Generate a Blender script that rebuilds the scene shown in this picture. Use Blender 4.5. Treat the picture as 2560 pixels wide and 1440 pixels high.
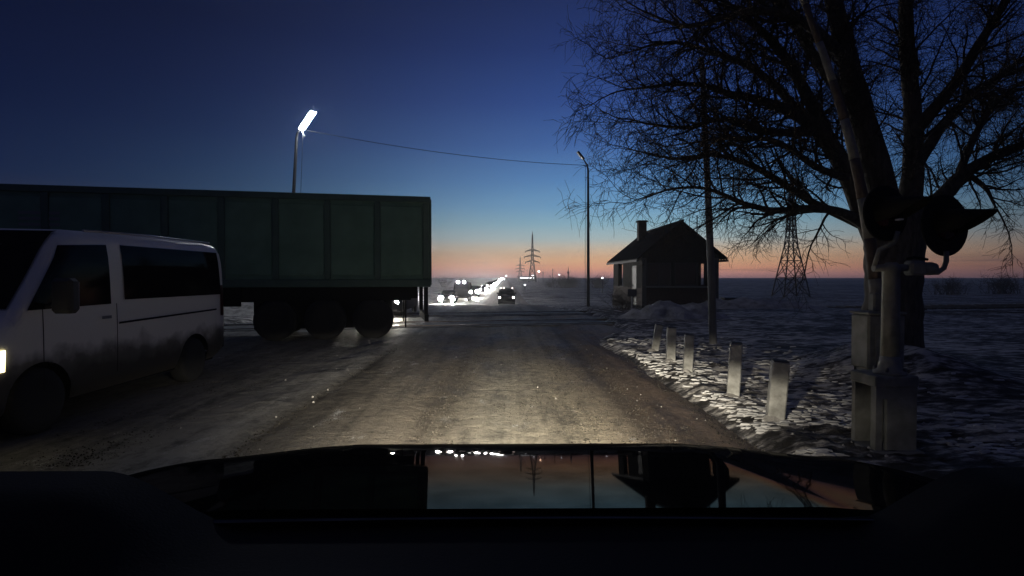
import bpy, math, random
from mathutils import Vector, Matrix, noise as mn
R = math.radians
for o in list(bpy.data.objects): bpy.data.objects.remove(o)
SC = bpy.context.scene
COL = SC.collection

# ------------------------------------------------------------------ camera
cam_d = bpy.data.cameras.new('dash_camera'); cam = bpy.data.objects.new('dash_camera', cam_d)
COL.objects.link(cam); SC.camera = cam
cam_d.sensor_width = 36; cam_d.lens = 19.65; cam_d.clip_start = 0.02; cam_d.clip_end = 9000
cam.location = (0, 0, 1.6); cam.rotation_euler = (R(88.77), 0, R(-0.66))

# ------------------------------------------------------------------ dusk sky
def lin(c):
    return tuple((v/255/12.92) if v/255 <= .04045 else ((v/255+.055)/1.055)**2.4 for v in c)
world = bpy.data.worlds.new('World'); SC.world = world; world.use_nodes = True
def build_sky():
    nt = world.node_tree; N = nt.nodes; L = nt.links
    bg = N['Background']; bg.inputs[1].default_value = 1.0
    def M(op, a, b=None, clamp=False):
        n = N.new('ShaderNodeMath'); n.operation = op; n.use_clamp = clamp
        for i, v in enumerate((a, b)):
            if v is None: continue
            if isinstance(v, (int, float)): n.inputs[i].default_value = v
            else: L.new(v, n.inputs[i])
        return n.outputs[0]
    tc = N.new('ShaderNodeTexCoord')
    nrm = N.new('ShaderNodeVectorMath'); nrm.operation = 'NORMALIZE'; L.new(tc.outputs['Generated'], nrm.inputs[0])
    sep = N.new('ShaderNodeSeparateXYZ'); L.new(nrm.outputs[0], sep.inputs[0])
    x, y, z = sep.outputs
    el = M('ARCSINE', z)                                    # elevation, radians
    t = M('DIVIDE', M('ADD', el, R(2)), R(62), True)
    def make_ramp(stops, boost):
        ramp = N.new('ShaderNodeValToRGB'); L.new(t, ramp.inputs[0]); cr = ramp.color_ramp
        while len(cr.elements) < len(stops): cr.elements.new(.5)
        for e, (d, c) in zip(cr.elements, stops):
            b = 1+boost*math.exp(-max(0, d-1)/4.2)          # what the low haze takes away again
            e.position = (d+2)/62; e.color = (*[v*b for v in lin(c)], 1)
        return ramp
    ramp = make_ramp([(-2, (84,66,76)), (-.25, (110,84,88)), (.25, (160,114,106)), (.8, (188,132,102)), (1.6, (198,154,114)), (2.6, (178,158,134)),
             (3.7, (146,160,160)), (5.2, (120,155,170)), (7, (98,143,178)), (9.6, (79,125,175)), (13, (60,97,157)), (17, (44,73,136)),
             (22, (33,54,110)), (27, (28,42,86)), (36, (32,40,70)), (60, (39,42,62))], 1.35)
    anti = make_ramp([(-2, (30,28,36)), (0, (44,38,48)), (3, (46,42,56)), (8, (17,28,60)), (14, (10,20,51)), (22, (8,15,41)), (30, (17,22,42)), (60, (39,42,62))], .3)
    # twilight arch: brightest over the sunken sun, falling off to both sides into the dull opposite sky
    az = M('ARCTAN2', x, y)
    da = M('ABSOLUTE', M('SUBTRACT', az, R(12.5)))
    g = M('POWER', 2.718, M('MULTIPLY', M('POWER', M('DIVIDE', da, R(28)), 2.0), -1.0))
    # thin cloud bars low on the horizon
    mp = N.new('ShaderNodeCombineXYZ'); L.new(M('MULTIPLY', az, 5), mp.inputs[0]); L.new(M('MULTIPLY', el, 150), mp.inputs[1])
    nz = N.new('ShaderNodeTexNoise'); nz.inputs['Scale'].default_value = 1.0; nz.inputs['Detail'].default_value = 3; L.new(mp.outputs[0], nz.inputs['Vector'])
    cm = M('MULTIPLY', M('SUBTRACT', nz.outputs[0], .52), 6, True)
    band = M('MULTIPLY', M('SUBTRACT', 1.0, M('DIVIDE', M('ABSOLUTE', M('SUBTRACT', el, R(.9))), R(1.1)), True), .55)
    cf = M('MULTIPLY', cm, band, True)
    mix = N.new('ShaderNodeMix'); mix.data_type = 'RGBA'
    L.new(cf, mix.inputs[0]); L.new(ramp.outputs[0], mix.inputs[6]); mix.inputs[7].default_value = (*lin((128,92,88)), 1)
    fin = N.new('ShaderNodeMix'); fin.data_type = 'RGBA'; L.new(g, fin.inputs[0]); L.new(anti.outputs[0], fin.inputs[6]); L.new(mix.outputs[2], fin.inputs[7])
    L.new(fin.outputs[2], bg.inputs[0])
build_sky()
SC.view_settings.view_transform = 'Standard'; SC.view_settings.look = 'None'
SC.view_settings.exposure = 0; SC.view_settings.gamma = 1
SC.cycles.max_bounces = 8; SC.cycles.transparent_max_bounces = 16; SC.cycles.volume_bounces = 0
SC.cycles.sample_clamp_indirect = 4.0

# ------------------------------------------------------------------ helpers
def tag(o, label=None, cat=None, group=None, kind=None):
    if label: o['label'] = label
    if cat: o['category'] = cat
    if group: o['group'] = group
    if kind: o['kind'] = kind
    return o
def empty(name, loc=(0,0,0), rz=0, parent=None):
    o = bpy.data.objects.new(name, None); COL.objects.link(o); o.location = loc; o.rotation_euler = (0,0,rz); o.parent = parent
    o.empty_display_size = .2
    return o
def copy_tree(o, parent=None):
    c = o.copy(); COL.objects.link(c); c.parent = parent
    for ch in o.children: copy_tree(ch, c)
    return c
class MB:
    def __init__(s): s.v = []; s.f = []; s.sm = []
    def add(s, vs, fs, smooth=False):
        b = len(s.v); s.v += [tuple(p) for p in vs]
        for f in fs: s.f.append(tuple(i+b for i in f)); s.sm.append(smooth)
        return s
    def box(s, x0, x1, y0, y1, z0, z1, m=None):
        vs = [Vector((x,y,z)) for z in (z0,z1) for y in (y0,y1) for x in (x0,x1)]
        if m: vs = [m @ p for p in vs]
        return s.add(vs, [(0,2,3,1),(4,5,7,6),(0,1,5,4),(2,6,7,3),(0,4,6,2),(1,3,7,5)])
    def cbox(s, x0, x1, y0, y1, z0, z1, c=.01, m=None):
        # box with all edges chamfered
        vs = []; 
        def P(x,y,z): vs.append((x,y,z)); return len(vs)-1
        X=(x0,x1); Y=(y0,y1); Z=(z0,z1); idx={}
        for i in (0,1):
            for j in (0,1):
                for k in (0,1):
                    sx=c if i==0 else -c; sy=c if j==0 else -c; sz=c if k==0 else -c
                    idx[i,j,k,'x']=P(X[i],Y[j]+sy,Z[k]+sz); idx[i,j,k,'y']=P(X[i]+sx,Y[j],Z[k]+sz); idx[i,j,k,'z']=P(X[i]+sx,Y[j]+sy,Z[k])
        fs=[]
        for i in (0,1):
            fs.append([idx[i,0,0,'x'],idx[i,1,0,'x'],idx[i,1,1,'x'],idx[i,0,1,'x']])
            fs.append([idx[0,i,0,'y'],idx[1,i,0,'y'],idx[1,i,1,'y'],idx[0,i,1,'y']])
            fs.append([idx[0,0,i,'z'],idx[1,0,i,'z'],idx[1,1,i,'z'],idx[0,1,i,'z']])
        for i in (0,1):
            for j in (0,1):
                fs.append([idx[i,j,0,'x'],idx[i,j,1,'x'],idx[i,j,1,'y'],idx[i,j,0,'y']])
                fs.append([idx[i,0,j,'x'],idx[i,1,j,'x'],idx[i,1,j,'z'],idx[i,0,j,'z']])
                fs.append([idx[0,i,j,'y'],idx[1,i,j,'y'],idx[1,i,j,'z'],idx[0,i,j,'z']])
                for k in (0,1): fs.append([idx[i,j,k,'x'],idx[i,j,k,'y'],idx[i,j,k,'z']])
        if m: vs=[m @ Vector(p) for p in vs]
        return s.add(vs, fs)
    def tube(s, pts, rad, n=8, caps=True, smooth=True):
        pts = [Vector(p) for p in pts]; k = len(pts)
        if isinstance(rad, (int, float)): rad = [rad]*k
        vs = []; fs = []; up = None
        for i, p in enumerate(pts):
            d = (pts[min(i+1,k-1)]-pts[max(i-1,0)])
            if d.length < 1e-9: d = Vector((0,0,1))
            d.normalize()
            if up is None:
                up = d.orthogonal().normalized()
            a = (up - d*up.dot(d))
            a = a.normalized() if a.length > 1e-6 else d.orthogonal().normalized()
            up = a; b = d.cross(a)
            for j in range(n):
                t = 2*math.pi*j/n
                vs.append(p + (a*math.cos(t)+b*math.sin(t))*rad[i])
        for i in range(k-1):
            for j in range(n):
                j2 = (j+1)%n
                fs.append((i*n+j, i*n+j2, (i+1)*n+j2, (i+1)*n+j))
        s.add(vs, fs, smooth)
        if caps:
            b = len(s.v)-len(vs)
            s.f.append(tuple(b+j for j in reversed(range(n)))); s.sm.append(False)
            s.f.append(tuple(b+(k-1)*n+j for j in range(n))); s.sm.append(False)
        return s
    def lathe(s, prof, n=24, m=None, smooth=True):
        # prof: (radius, height) about local z
        vs=[]; fs=[]
        for r, h in prof:
            for j in range(n):
                t=2*math.pi*j/n; p=Vector((r*math.cos(t), r*math.sin(t), h)); vs.append(m @ p if m else p)
        for i in range(len(prof)-1):
            for j in range(n):
                j2=(j+1)%n; fs.append((i*n+j,i*n+j2,(i+1)*n+j2,(i+1)*n+j))
        s.add(vs, fs, smooth)
        b=len(s.v)-len(vs)
        if prof[0][0]>1e-5: s.f.append(tuple(b+j for j in reversed(range(n)))); s.sm.append(False)
        if prof[-1][0]>1e-5: s.f.append(tuple(b+(len(prof)-1)*n+j for j in range(n))); s.sm.append(False)
        return s
    def prism(s, poly, axis, a, b):
        # poly: 2D outline; extruded between a and b along axis 'x','y' or 'z'
        def P(u,v,w): return {'x':(w,u,v),'y':(u,w,v),'z':(u,v,w)}[axis]
        n=len(poly)
        vs=[P(u,v,a) for u,v in poly]+[P(u,v,b) for u,v in poly]
        fs=[tuple(reversed(range(n))), tuple(range(n,2*n))]+[(i,(i+1)%n,(i+1)%n+n,i+n) for i in range(n)]
        return s.add(vs, fs)
    def grid(s, xs, ys, fz, smooth=True):
        nx=len(xs); vs=[(x,y,fz(x,y)) for y in ys for x in xs]
        fs=[(j*nx+i, j*nx+i+1, (j+1)*nx+i+1, (j+1)*nx+i) for j in range(len(ys)-1) for i in range(nx-1)]
        return s.add(vs, fs, smooth)
    def build(s, name, mat, parent=None, kind=None):
        me = bpy.data.meshes.new(name); me.from_pydata(s.v, [], s.f)
        me.polygons.foreach_set('use_smooth', s.sm); me.update()
        if mat: me.materials.append(mat)
        o = bpy.data.objects.new(name, me); COL.objects.link(o); o.parent = parent
        if kind: o['kind'] = kind
        return o
def recalc(o):
    import bmesh
    bm = bmesh.new(); bm.from_mesh(o.data); bmesh.ops.recalc_face_normals(bm, faces=bm.faces); bm.to_mesh(o.data); bm.free()
    return o
def ss(a, b, t):
    t = max(0, min(1, (t-a)/(b-a))); return t*t*(3-2*t)
def lerp(a, b, t): return a+(b-a)*t
def interp(pts, x):
    if x <= pts[0][0]: return pts[0][1]
    for (x0,y0),(x1,y1) in zip(pts, pts[1:]):
        if x <= x1: return y0+(y1-y0)*(x-x0)/(x1-x0) if x1>x0 else y1
    return pts[-1][1]

# ------------------------------------------------------------------ materials
MATS = {}
def mat(name, col, rough=.6, metal=0, col2=None, scale=6, bump=0, bscale=None, detail=6, spec=.5, lo=.35, hi=.65, stretch=(1,1,1), emit=None, estr=0):
    if name in MATS: return MATS[name]
    m = bpy.data.materials.new(name); m.use_nodes = True; nt = m.node_tree; N = nt.nodes; L = nt.links
    p = N['Principled BSDF']
    p.inputs['Base Color'].default_value = (*col, 1); p.inputs['Roughness'].default_value = rough; p.inputs['Metallic'].default_value = metal
    p.inputs['Specular IOR Level'].default_value = spec
    if emit:
        p.inputs['Emission Color'].default_value = (*emit, 1); p.inputs['Emission Strength'].default_value = estr
    if col2 or bump:
        tc = N.new('ShaderNodeTexCoord'); mp = N.new('ShaderNodeMapping'); mp.inputs['Scale'].default_value = stretch
        L.new(tc.outputs['Object'], mp.inputs[0])
    if col2:
        nz = N.new('ShaderNodeTexNoise'); nz.inputs['Scale'].default_value = scale; nz.inputs['Detail'].default_value = detail
        L.new(mp.outputs[0], nz.inputs['Vector'])
        rp = N.new('ShaderNodeValToRGB'); rp.color_ramp.elements[0].position = lo; rp.color_ramp.elements[1].position = hi
        rp.color_ramp.elements[0].color = (*col,1); rp.color_ramp.elements[1].color = (*col2,1)
        L.new(nz.outputs[0], rp.inputs[0]); L.new(rp.outputs[0], p.inputs['Base Color'])
    if bump:
        nb = N.new('ShaderNodeTexNoise'); nb.inputs['Scale'].default_value = bscale or scale*4; nb.inputs['Detail'].default_value = 5
        L.new(mp.outputs[0], nb.inputs['Vector'])
        bp = N.new('ShaderNodeBump'); bp.inputs['Strength'].default_value = 1; bp.inputs['Distance'].default_value = bump
        L.new(nb.outputs[0], bp.inputs['Height']); L.new(bp.outputs[0], p.inputs['Normal'])
    MATS[name] = m
    return m
def emis(name, col, s):
    if name in MATS: return MATS[name]
    m = bpy.data.materials.new(name); m.use_nodes = True; N = m.node_tree.nodes; N.clear()
    e = N.new('ShaderNodeEmission'); e.inputs[0].default_value = (*col,1); e.inputs[1].default_value = s
    o = N.new('ShaderNodeOutputMaterial'); m.node_tree.links.new(e.outputs[0], o.inputs[0]); MATS[name] = m
    return m
def coated(name, col, refl, rough=.02):
    # dirty dark paint or plastic: a dark body with a weak mirror coat
    m = bpy.data.materials.new(name); m.use_nodes = True; nt = m.node_tree; N = nt.nodes; L = nt.links; N.clear()
    d = N.new('ShaderNodeBsdfDiffuse'); d.inputs[0].default_value = (*col,1)
    g = N.new('ShaderNodeBsdfGlossy'); g.inputs['Roughness'].default_value = rough; g.inputs[0].default_value = (.95,.95,.95,1)
    mx = N.new('ShaderNodeMixShader'); o = N.new('ShaderNodeOutputMaterial')
    tc = N.new('ShaderNodeTexCoord'); nz = N.new('ShaderNodeTexNoise'); nz.inputs['Scale'].default_value = 9; nz.inputs['Detail'].default_value = 8
    L.new(tc.outputs['Object'], nz.inputs['Vector'])
    mr = N.new('ShaderNodeMapRange'); mr.inputs[1].default_value=.3; mr.inputs[2].default_value=.7; mr.inputs[3].default_value=refl*1.15; mr.inputs[4].default_value=refl*.65
    L.new(nz.outputs[0], mr.inputs[0]); L.new(mr.outputs[0], mx.inputs[0])
    L.new(d.outputs[0], mx.inputs[1]); L.new(g.outputs[0], mx.inputs[2]); L.new(mx.outputs[0], o.inputs[0])
    return m
def glass(name, tint, refl=.12, trans=.6):
    m = bpy.data.materials.new(name); m.use_nodes = True; nt = m.node_tree; N = nt.nodes; L = nt.links; N.clear()
    t = N.new('ShaderNodeBsdfTransparent'); t.inputs[0].default_value = (tint[0]*trans, tint[1]*trans, tint[2]*trans, 1)
    g = N.new('ShaderNodeBsdfGlossy'); g.inputs['Roughness'].default_value = .03
    mx = N.new('ShaderNodeMixShader'); mx.inputs[0].default_value = refl; o = N.new('ShaderNodeOutputMaterial')
    L.new(t.outputs[0], mx.inputs[1]); L.new(g.outputs[0], mx.inputs[2]); L.new(mx.outputs[0], o.inputs[0]); return m

def mat_snow_ground():
    m = bpy.data.materials.new('snowy_ground'); m.use_nodes = True; nt = m.node_tree; N = nt.nodes; L = nt.links
    p = N['Principled BSDF']; p.inputs['Roughness'].default_value = .75; p.inputs['Specular IOR Level'].default_value = .3
    tc = N.new('ShaderNodeTexCoord')
    def nz(s, d=6, st=None):
        n = N.new('ShaderNodeTexNoise'); n.inputs['Scale'].default_value = s; n.inputs['Detail'].default_value = d; n.inputs['Roughness'].default_value = .62
        if st:
            q = N.new('ShaderNodeMapping'); q.inputs['Scale'].default_value = st; L.new(tc.outputs['Object'], q.inputs[0]); L.new(q.outputs[0], n.inputs['Vector'])
        else: L.new(tc.outputs['Object'], n.inputs['Vector'])
        return n.outputs[0]
    a = nz(6.5, 9, (.45,1.2,1)); b = nz(.35, 4); c = nz(.02, 5)
    def M(op, x, y):
        n = N.new('ShaderNodeMath'); n.operation = op
        for i, v in enumerate((x,y)):
            if isinstance(v,(int,float)): n.inputs[i].default_value = v
            else: L.new(v, n.inputs[i])
        return n.outputs[0]
    s = M('ADD', M('MULTIPLY', a, .6), M('ADD', M('MULTIPLY', b, .3), M('MULTIPLY', c, .1)))
    rp = N.new('ShaderNodeValToRGB'); cr = rp.color_ramp
    cr.elements[0].position = .43; cr.elements[0].color = (.032,.029,.025,1)
    cr.elements[1].position = .56; cr.elements[1].color = (.72,.68,.62,1)
    e = cr.elements.new(.49); e.color = (.15,.14,.13,1)
    L.new(s, rp.inputs[0]); L.new(rp.outputs[0], p.inputs['Base Color'])
    bp = N.new('ShaderNodeBump'); bp.inputs['Distance'].default_value = .03; bp.inputs['Strength'].default_value = .9
    L.new(nz(26, 6), bp.inputs['Height']); L.new(bp.outputs[0], p.inputs['Normal'])
    return m
def mat_road():
    m = bpy.data.materials.new('icy_road'); m.use_nodes = True; nt = m.node_tree; N = nt.nodes; L = nt.links
    p = N['Principled BSDF']; p.inputs['Specular IOR Level'].default_value = .35
    tc = N.new('ShaderNodeTexCoord'); sp = N.new('ShaderNodeSeparateXYZ'); L.new(tc.outputs['Object'], sp.inputs[0])
    def nz(s, d=6, st=(1,1,1), r=.6):
        n = N.new('ShaderNodeTexNoise'); n.inputs['Scale'].default_value = s; n.inputs['Detail'].default_value = d; n.inputs['Roughness'].default_value = r
        q = N.new('ShaderNodeMapping'); q.inputs['Scale'].default_value = st; L.new(tc.outputs['Object'], q.inputs[0]); L.new(q.outputs[0], n.inputs['Vector'])
        return n.outputs[0]
    def M(op, x, y, c=False):
        n = N.new('ShaderNodeMath'); n.operation = op; n.use_clamp = c
        for i, v in enumerate((x,y)):
            if isinstance(v,(int,float)): n.inputs[i].default_value = v
            else: L.new(v, n.inputs[i])
        return n.outputs[0]
    # wheel-track profile across the road (x), wavering along it
    xw = M('ADD', sp.outputs[0], M('MULTIPLY', M('SUBTRACT', nz(.5, 3, (1,.25,1)), .5), .55))
    t = M('DIVIDE', M('ADD', xw, 9), 12.5, True)
    rp = N.new('ShaderNodeValToRGB'); L.new(t, rp.inputs[0]); cr = rp.color_ramp
    def pos(x): return (x+9)/12.5
    stops = [(-9,(.15,.14,.125)), (-4.6,(.10,.095,.085)), (-3.3,(.17,.165,.15)), (-2.75,(.22,.215,.20)), (-2.4,(.09,.082,.068)), (-1.6,(.125,.11,.088)), (-.9,(.115,.098,.075)), (-.1,(.19,.175,.14)),
             (.8,(.20,.175,.13)), (1.2,(.15,.125,.092)), (1.4,(.085,.068,.05)), (1.75,(.10,.075,.052)), (2.1,(.15,.11,.078)), (3.2,(.22,.2,.17))]
    while len(cr.elements) < len(stops): cr.elements.new(.5)
    for e,(x,c) in zip(cr.elements, stops): e.position = pos(x); e.color = (*c,1)
    fine = nz(17, 9, (1,1,1), .78); blot = nz(1.3, 6, (1,.45,1)); mid = nz(7, 6, (1,.5,1))
    f = M('ADD', M('MULTIPLY', fine, .55), M('ADD', M('MULTIPLY', blot, .5), M('MULTIPLY', mid, .45)))
    f = M('ADD', f, M('MULTIPLY', M('SUBTRACT', nz(3.2, 5, (1,.035,1), .65), .5), .55))
    f = M('MULTIPLY', M('SUBTRACT', f, .53), 3.6, True)
    f = M('ADD', M('MULTIPLY', f, 1.35), .14)
    cx = N.new('ShaderNodeCombineXYZ')
    for i in range(3): L.new(f, cx.inputs[i])
    mu = N.new('ShaderNodeMix'); mu.data_type='RGBA'; mu.blend_type='MULTIPLY'; mu.inputs[0].default_value = 1
    L.new(rp.outputs[0], mu.inputs[6]); L.new(cx.outputs[0], mu.inputs[7])
    # scattered snow crumbs and frozen patches
    sn = M('MULTIPLY', M('SUBTRACT', M('ADD', M('MULTIPLY', nz(2.2, 8, (1,.6,1)), .7), M('MULTIPLY', nz(60, 3), .3)), .60), 14, True)
    mx = N.new('ShaderNodeMix'); mx.data_type='RGBA'; L.new(sn, mx.inputs[0]); L.new(mu.outputs[2], mx.inputs[6]); mx.inputs[7].default_value = (.5,.5,.5,1)
    L.new(mx.outputs[2], p.inputs['Base Color'])
    mr = N.new('ShaderNodeMapRange'); mr.inputs[1].default_value=.35; mr.inputs[2].default_value=.7; mr.inputs[3].default_value=.5; mr.inputs[4].default_value=.85
    L.new(blot, mr.inputs[0]); L.new(mr.outputs[0], p.inputs['Roughness'])
    bp = N.new('ShaderNodeBump'); bp.inputs['Distance'].default_value = .03; bp.inputs['Strength'].default_value = 1
    L.new(M('ADD', nz(30, 6, (1,1.3,1), .72), M('MULTIPLY', nz(8, 4, (.7,1.3,1)), 1.2)), bp.inputs['Height']); L.new(bp.outputs[0], p.inputs['Normal'])
    return m
G_SNOW = mat_snow_ground(); G_ROAD = mat_road()
SNOWPILE = mat('snow_pile', (.28,.265,.245), .8, col2=(.60,.575,.54), scale=3, bump=.05, bscale=9)
WHITEPAINT = mat('worn_white_paint', (.27,.265,.24), .75, col2=(.52,.515,.48), scale=9, bump=.004, bscale=40)
BARK = mat('bark', (.060,.051,.042), .95, col2=(.13,.112,.092), scale=14, bump=.03, bscale=22, stretch=(1,1,.3))
TWIG = mat('twig_bark', (.06,.046,.036), .9)
BLACKMETAL = mat('black_metal', (.010,.010,.011), .8, spec=.2)
STEEL = mat('painted_steel', (.10,.10,.105), .55, col2=(.15,.15,.15), scale=5)
GALV = mat('galvanised_steel', (.09,.095,.10), .5, metal=.6, col2=(.14,.14,.15), scale=4)
RAILTOP = mat('rail_steel', (.16,.13,.11), .3, metal=.8, col2=(.08,.05,.035), scale=5)
WOOD = mat('weathered_wood', (.055,.045,.036), .9, col2=(.10,.085,.07), scale=8, stretch=(1,1,.15), bump=.004)
TYRE = mat('tyre_rubber', (.018,.018,.018), .85, bump=.004, bscale=60)
RIM = mat('dull_rim', (.16,.16,.165), .5, metal=.5)
DARKGLASS = coated('dark_glass', (.007,.006,.009), .014, .06)
CARDARK = coated('dark_car_paint', (.012,.012,.014), .08, .12)
CARGREY = coated('grey_car_paint', (.07,.07,.075), .08, .15)
HEAD = emis('headlamp_glow', (1,.95,.86), 700)
HEADNEAR = emis('near_headlamp_glow', (1,.97,.92), 1500)
HEADFAR = emis('far_headlamp_glow', (1,.97,.93), 700)
LEDGLOW = emis('led_glow', (.88,.93,1), 160)
TAIL = emis('tail_lamp_glow', (1,.80,.74), 9)
WARMGLOW = emis('warm_lamp_glow', (1,.62,.42), 45)
COOLGLOW = emis('pale_lamp_glow', (.9,.92,1), 16)
YELLOWLAMP = emis('yellow_lamp_glow', (1,.86,.45), 5)

# ------------------------------------------------------------------ terrain
def zt(x, y): return -1.6*ss(22, 70, y)
def rail_y(x, k): return 18.9+.2*x + (4.6 if k else 0)
def fbm(x, y, s, o=3):
    a = 0; amp = 1
    for i in range(o):
        a += amp*mn.noise((x*s, y*s, 3.1*i)); s *= 2.1; amp *= .5
    return a
def road_right(y): return 2.38 + .22*mn.noise((0, y*.35, 5)) + .07*mn.noise((0, y*1.7, 9)) + (1.2*ss(14, 17, y)-1.0*ss(24, 30, y))
def road_left(y): return -8.0 + .3*mn.noise((4, y*.3, 2)) - 1.0*ss(14,18,y) + 1.0*ss(24,30,y)
def ground_z(x, y):
    z = zt(x, y)
    on = ss(road_right(y)+.35, road_right(y)-.15, x)*ss(road_left(y)-.35, road_left(y)+.15, x) if y > -60 else 0
    near = ss(60, 20, y)
    z += (1-on)*near*(.03*fbm(x, y, 1.1, 3) + (.018*abs(mn.noise((x*2.3, y*5.5, 1))) + .040*abs(mn.noise((x*4.6+3, y*12, 4))) + .022*mn.noise((x*9, y*21, 7)))*ss(6.5, 3.6, x)*ss(-11,-9,-x) + .012*mn.noise((x*3, y*4, 2)))
    z += (1-on)*near*.06
    # bank pushed up beside the signal, and rough ground further right
    z += .50*math.exp(-((x-6.0)/1.1)**2-((y-8.6)/1.3)**2)*(1+.18*fbm(x, y, 1.8)) if 2 < y < 16 else 0
    z += .12*max(0, fbm(x, y, .05, 3))*ss(6, 20, abs(x+3)) if y < 200 else 0
    z -= on*.07
    # ballast shoulder lets the rails stand out beside the road
    return z
def axis(segs):
    out = []
    for a, b, st in segs:
        n = max(1, round((b-a)/st)); out += [a+(b-a)*i/n for i in range(n)]
    out.append(segs[-1][1]); return out
gx = axis([(-900,-600,150),(-600,-120,60),(-120,-40,10),(-40,-14,2.0),(-14,-6,.4),(-6,2,1.0),(2,2.1,.1),(2.1,4.6,.035),(4.6,8,.11),(8,14,.3),(14,40,1.3),(40,120,8),(120,600,60),(600,900,150)])
gy = axis([(-60,-6,9),(-6,3.5,1),(3.5,4.6,.1),(4.6,9.5,.032),(9.5,14,.06),(14,20,.15),(20,40,.5),(40,100,3),(100,400,30),(400,900,100)])
g = MB().grid(gx, gy, ground_z).build('ground', G_SNOW, kind='structure')
tag(g, 'frozen ground with patchy trodden snow beside the road')
# road: a strip whose ragged edges follow road_left / road_right
def road_mesh():
    m = MB(); ys = axis([(-30,3.5,3),(3.5,16,.07),(16,30,.2),(30,80,1.5),(80,400,20),(400,890,70)])
    us = [i/150 for i in range(151)]
    vs = []
    for y in ys:
        a, b = road_left(y), road_right(y)
        for u in us:
            x = lerp(a, b, u)
            near = ss(40, 16, y)
            h = .012 + zt(x, y)
            rut = -.018*math.exp(-((x-.95)/.28)**2) - .018*math.exp(-((x+.75)/.28)**2) - .022*math.exp(-((x-1.55)/.16)**2) - .02*math.exp(-((x+2.45)/.07)**2)
            ridge = .035*math.exp(-((x+2.95)/.3)**2)*(.6+1.2*mn.noise((x*2, y*.9, 0)))
            h += near*(rut + ridge + .010*mn.noise((x*5, y*7, 3)) + .007*mn.noise((x*13, y*16, 3)) + .012*mn.noise((x*1.2, y*.8, 8)))
            h -= .05*(ss(.03,0,u)+ss(.97,1,u))*near
            vs.append((x, y, h))
    n = len(us)
    m.add(vs, [(j*n+i, j*n+i+1, (j+1)*n+i+1, (j+1)*n+i) for j in range(len(ys)-1) for i in range(n-1)], True)
    return m
tag(road_mesh().build('road', G_ROAD, kind='structure'), 'icy sanded road leading over the railway crossing')

# railway: two tracks, rails proud of the ground, sleepers beside the road
def track(k, label):
    ang = math.atan(.2)
    t = empty('railway_track', (0, rail_y(0,k), 0), ang)
    for s in (-1, 1):
        m = MB()
        pts = [(-.075,0),(.075,0),(.075,.012),(.018,.03),(.012,.115),(.036,.125),(.036,.155),(-.036,.155),(-.036,.125),(-.012,.115),(-.018,.03),(-.075,.012)]
        m.prism([(s*.76+a, b) for a, b in pts], 'x', -70, 90)
        o = m.build('rail', RAILTOP, t); o.location.z = -.10
    sl = MB().box(-.12,.12,-1.35,1.35,-.14,-.02)
    first = None
    n = 0
    for i in range(75):
        x = 4.2+i*.58
        if first is None: first = sl.build('sleeper', WOOD, t); o = first
        else: o = first.copy(); COL.objects.link(o)
        o.location = (x, random.uniform(-.03,.03), random.uniform(.0,.02)+.08)
    for s in (-1,1):
        pl = MB().box(-9, 3.4, s*.76-.50 if s<0 else .76+.12, -.76-.12 if s<0 else s*.76+.50, -.08, .035).build('crossing_panel', mat('crossing_panel_rubber', (.05,.05,.05), .8, col2=(.16,.155,.15), scale=3), t)
    MB().box(-9, 3.4, -.62, .62, -.08, .03).build('crossing_panel', MATS['crossing_panel_rubber'], t)
    return tag(t, label, 'railway track', 'railway tracks across the road')
random.seed(4)
track(0, 'nearer railway track crossing the road before the gatehouse')
track(1, 'farther railway track passing close to the gatehouse')

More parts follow.
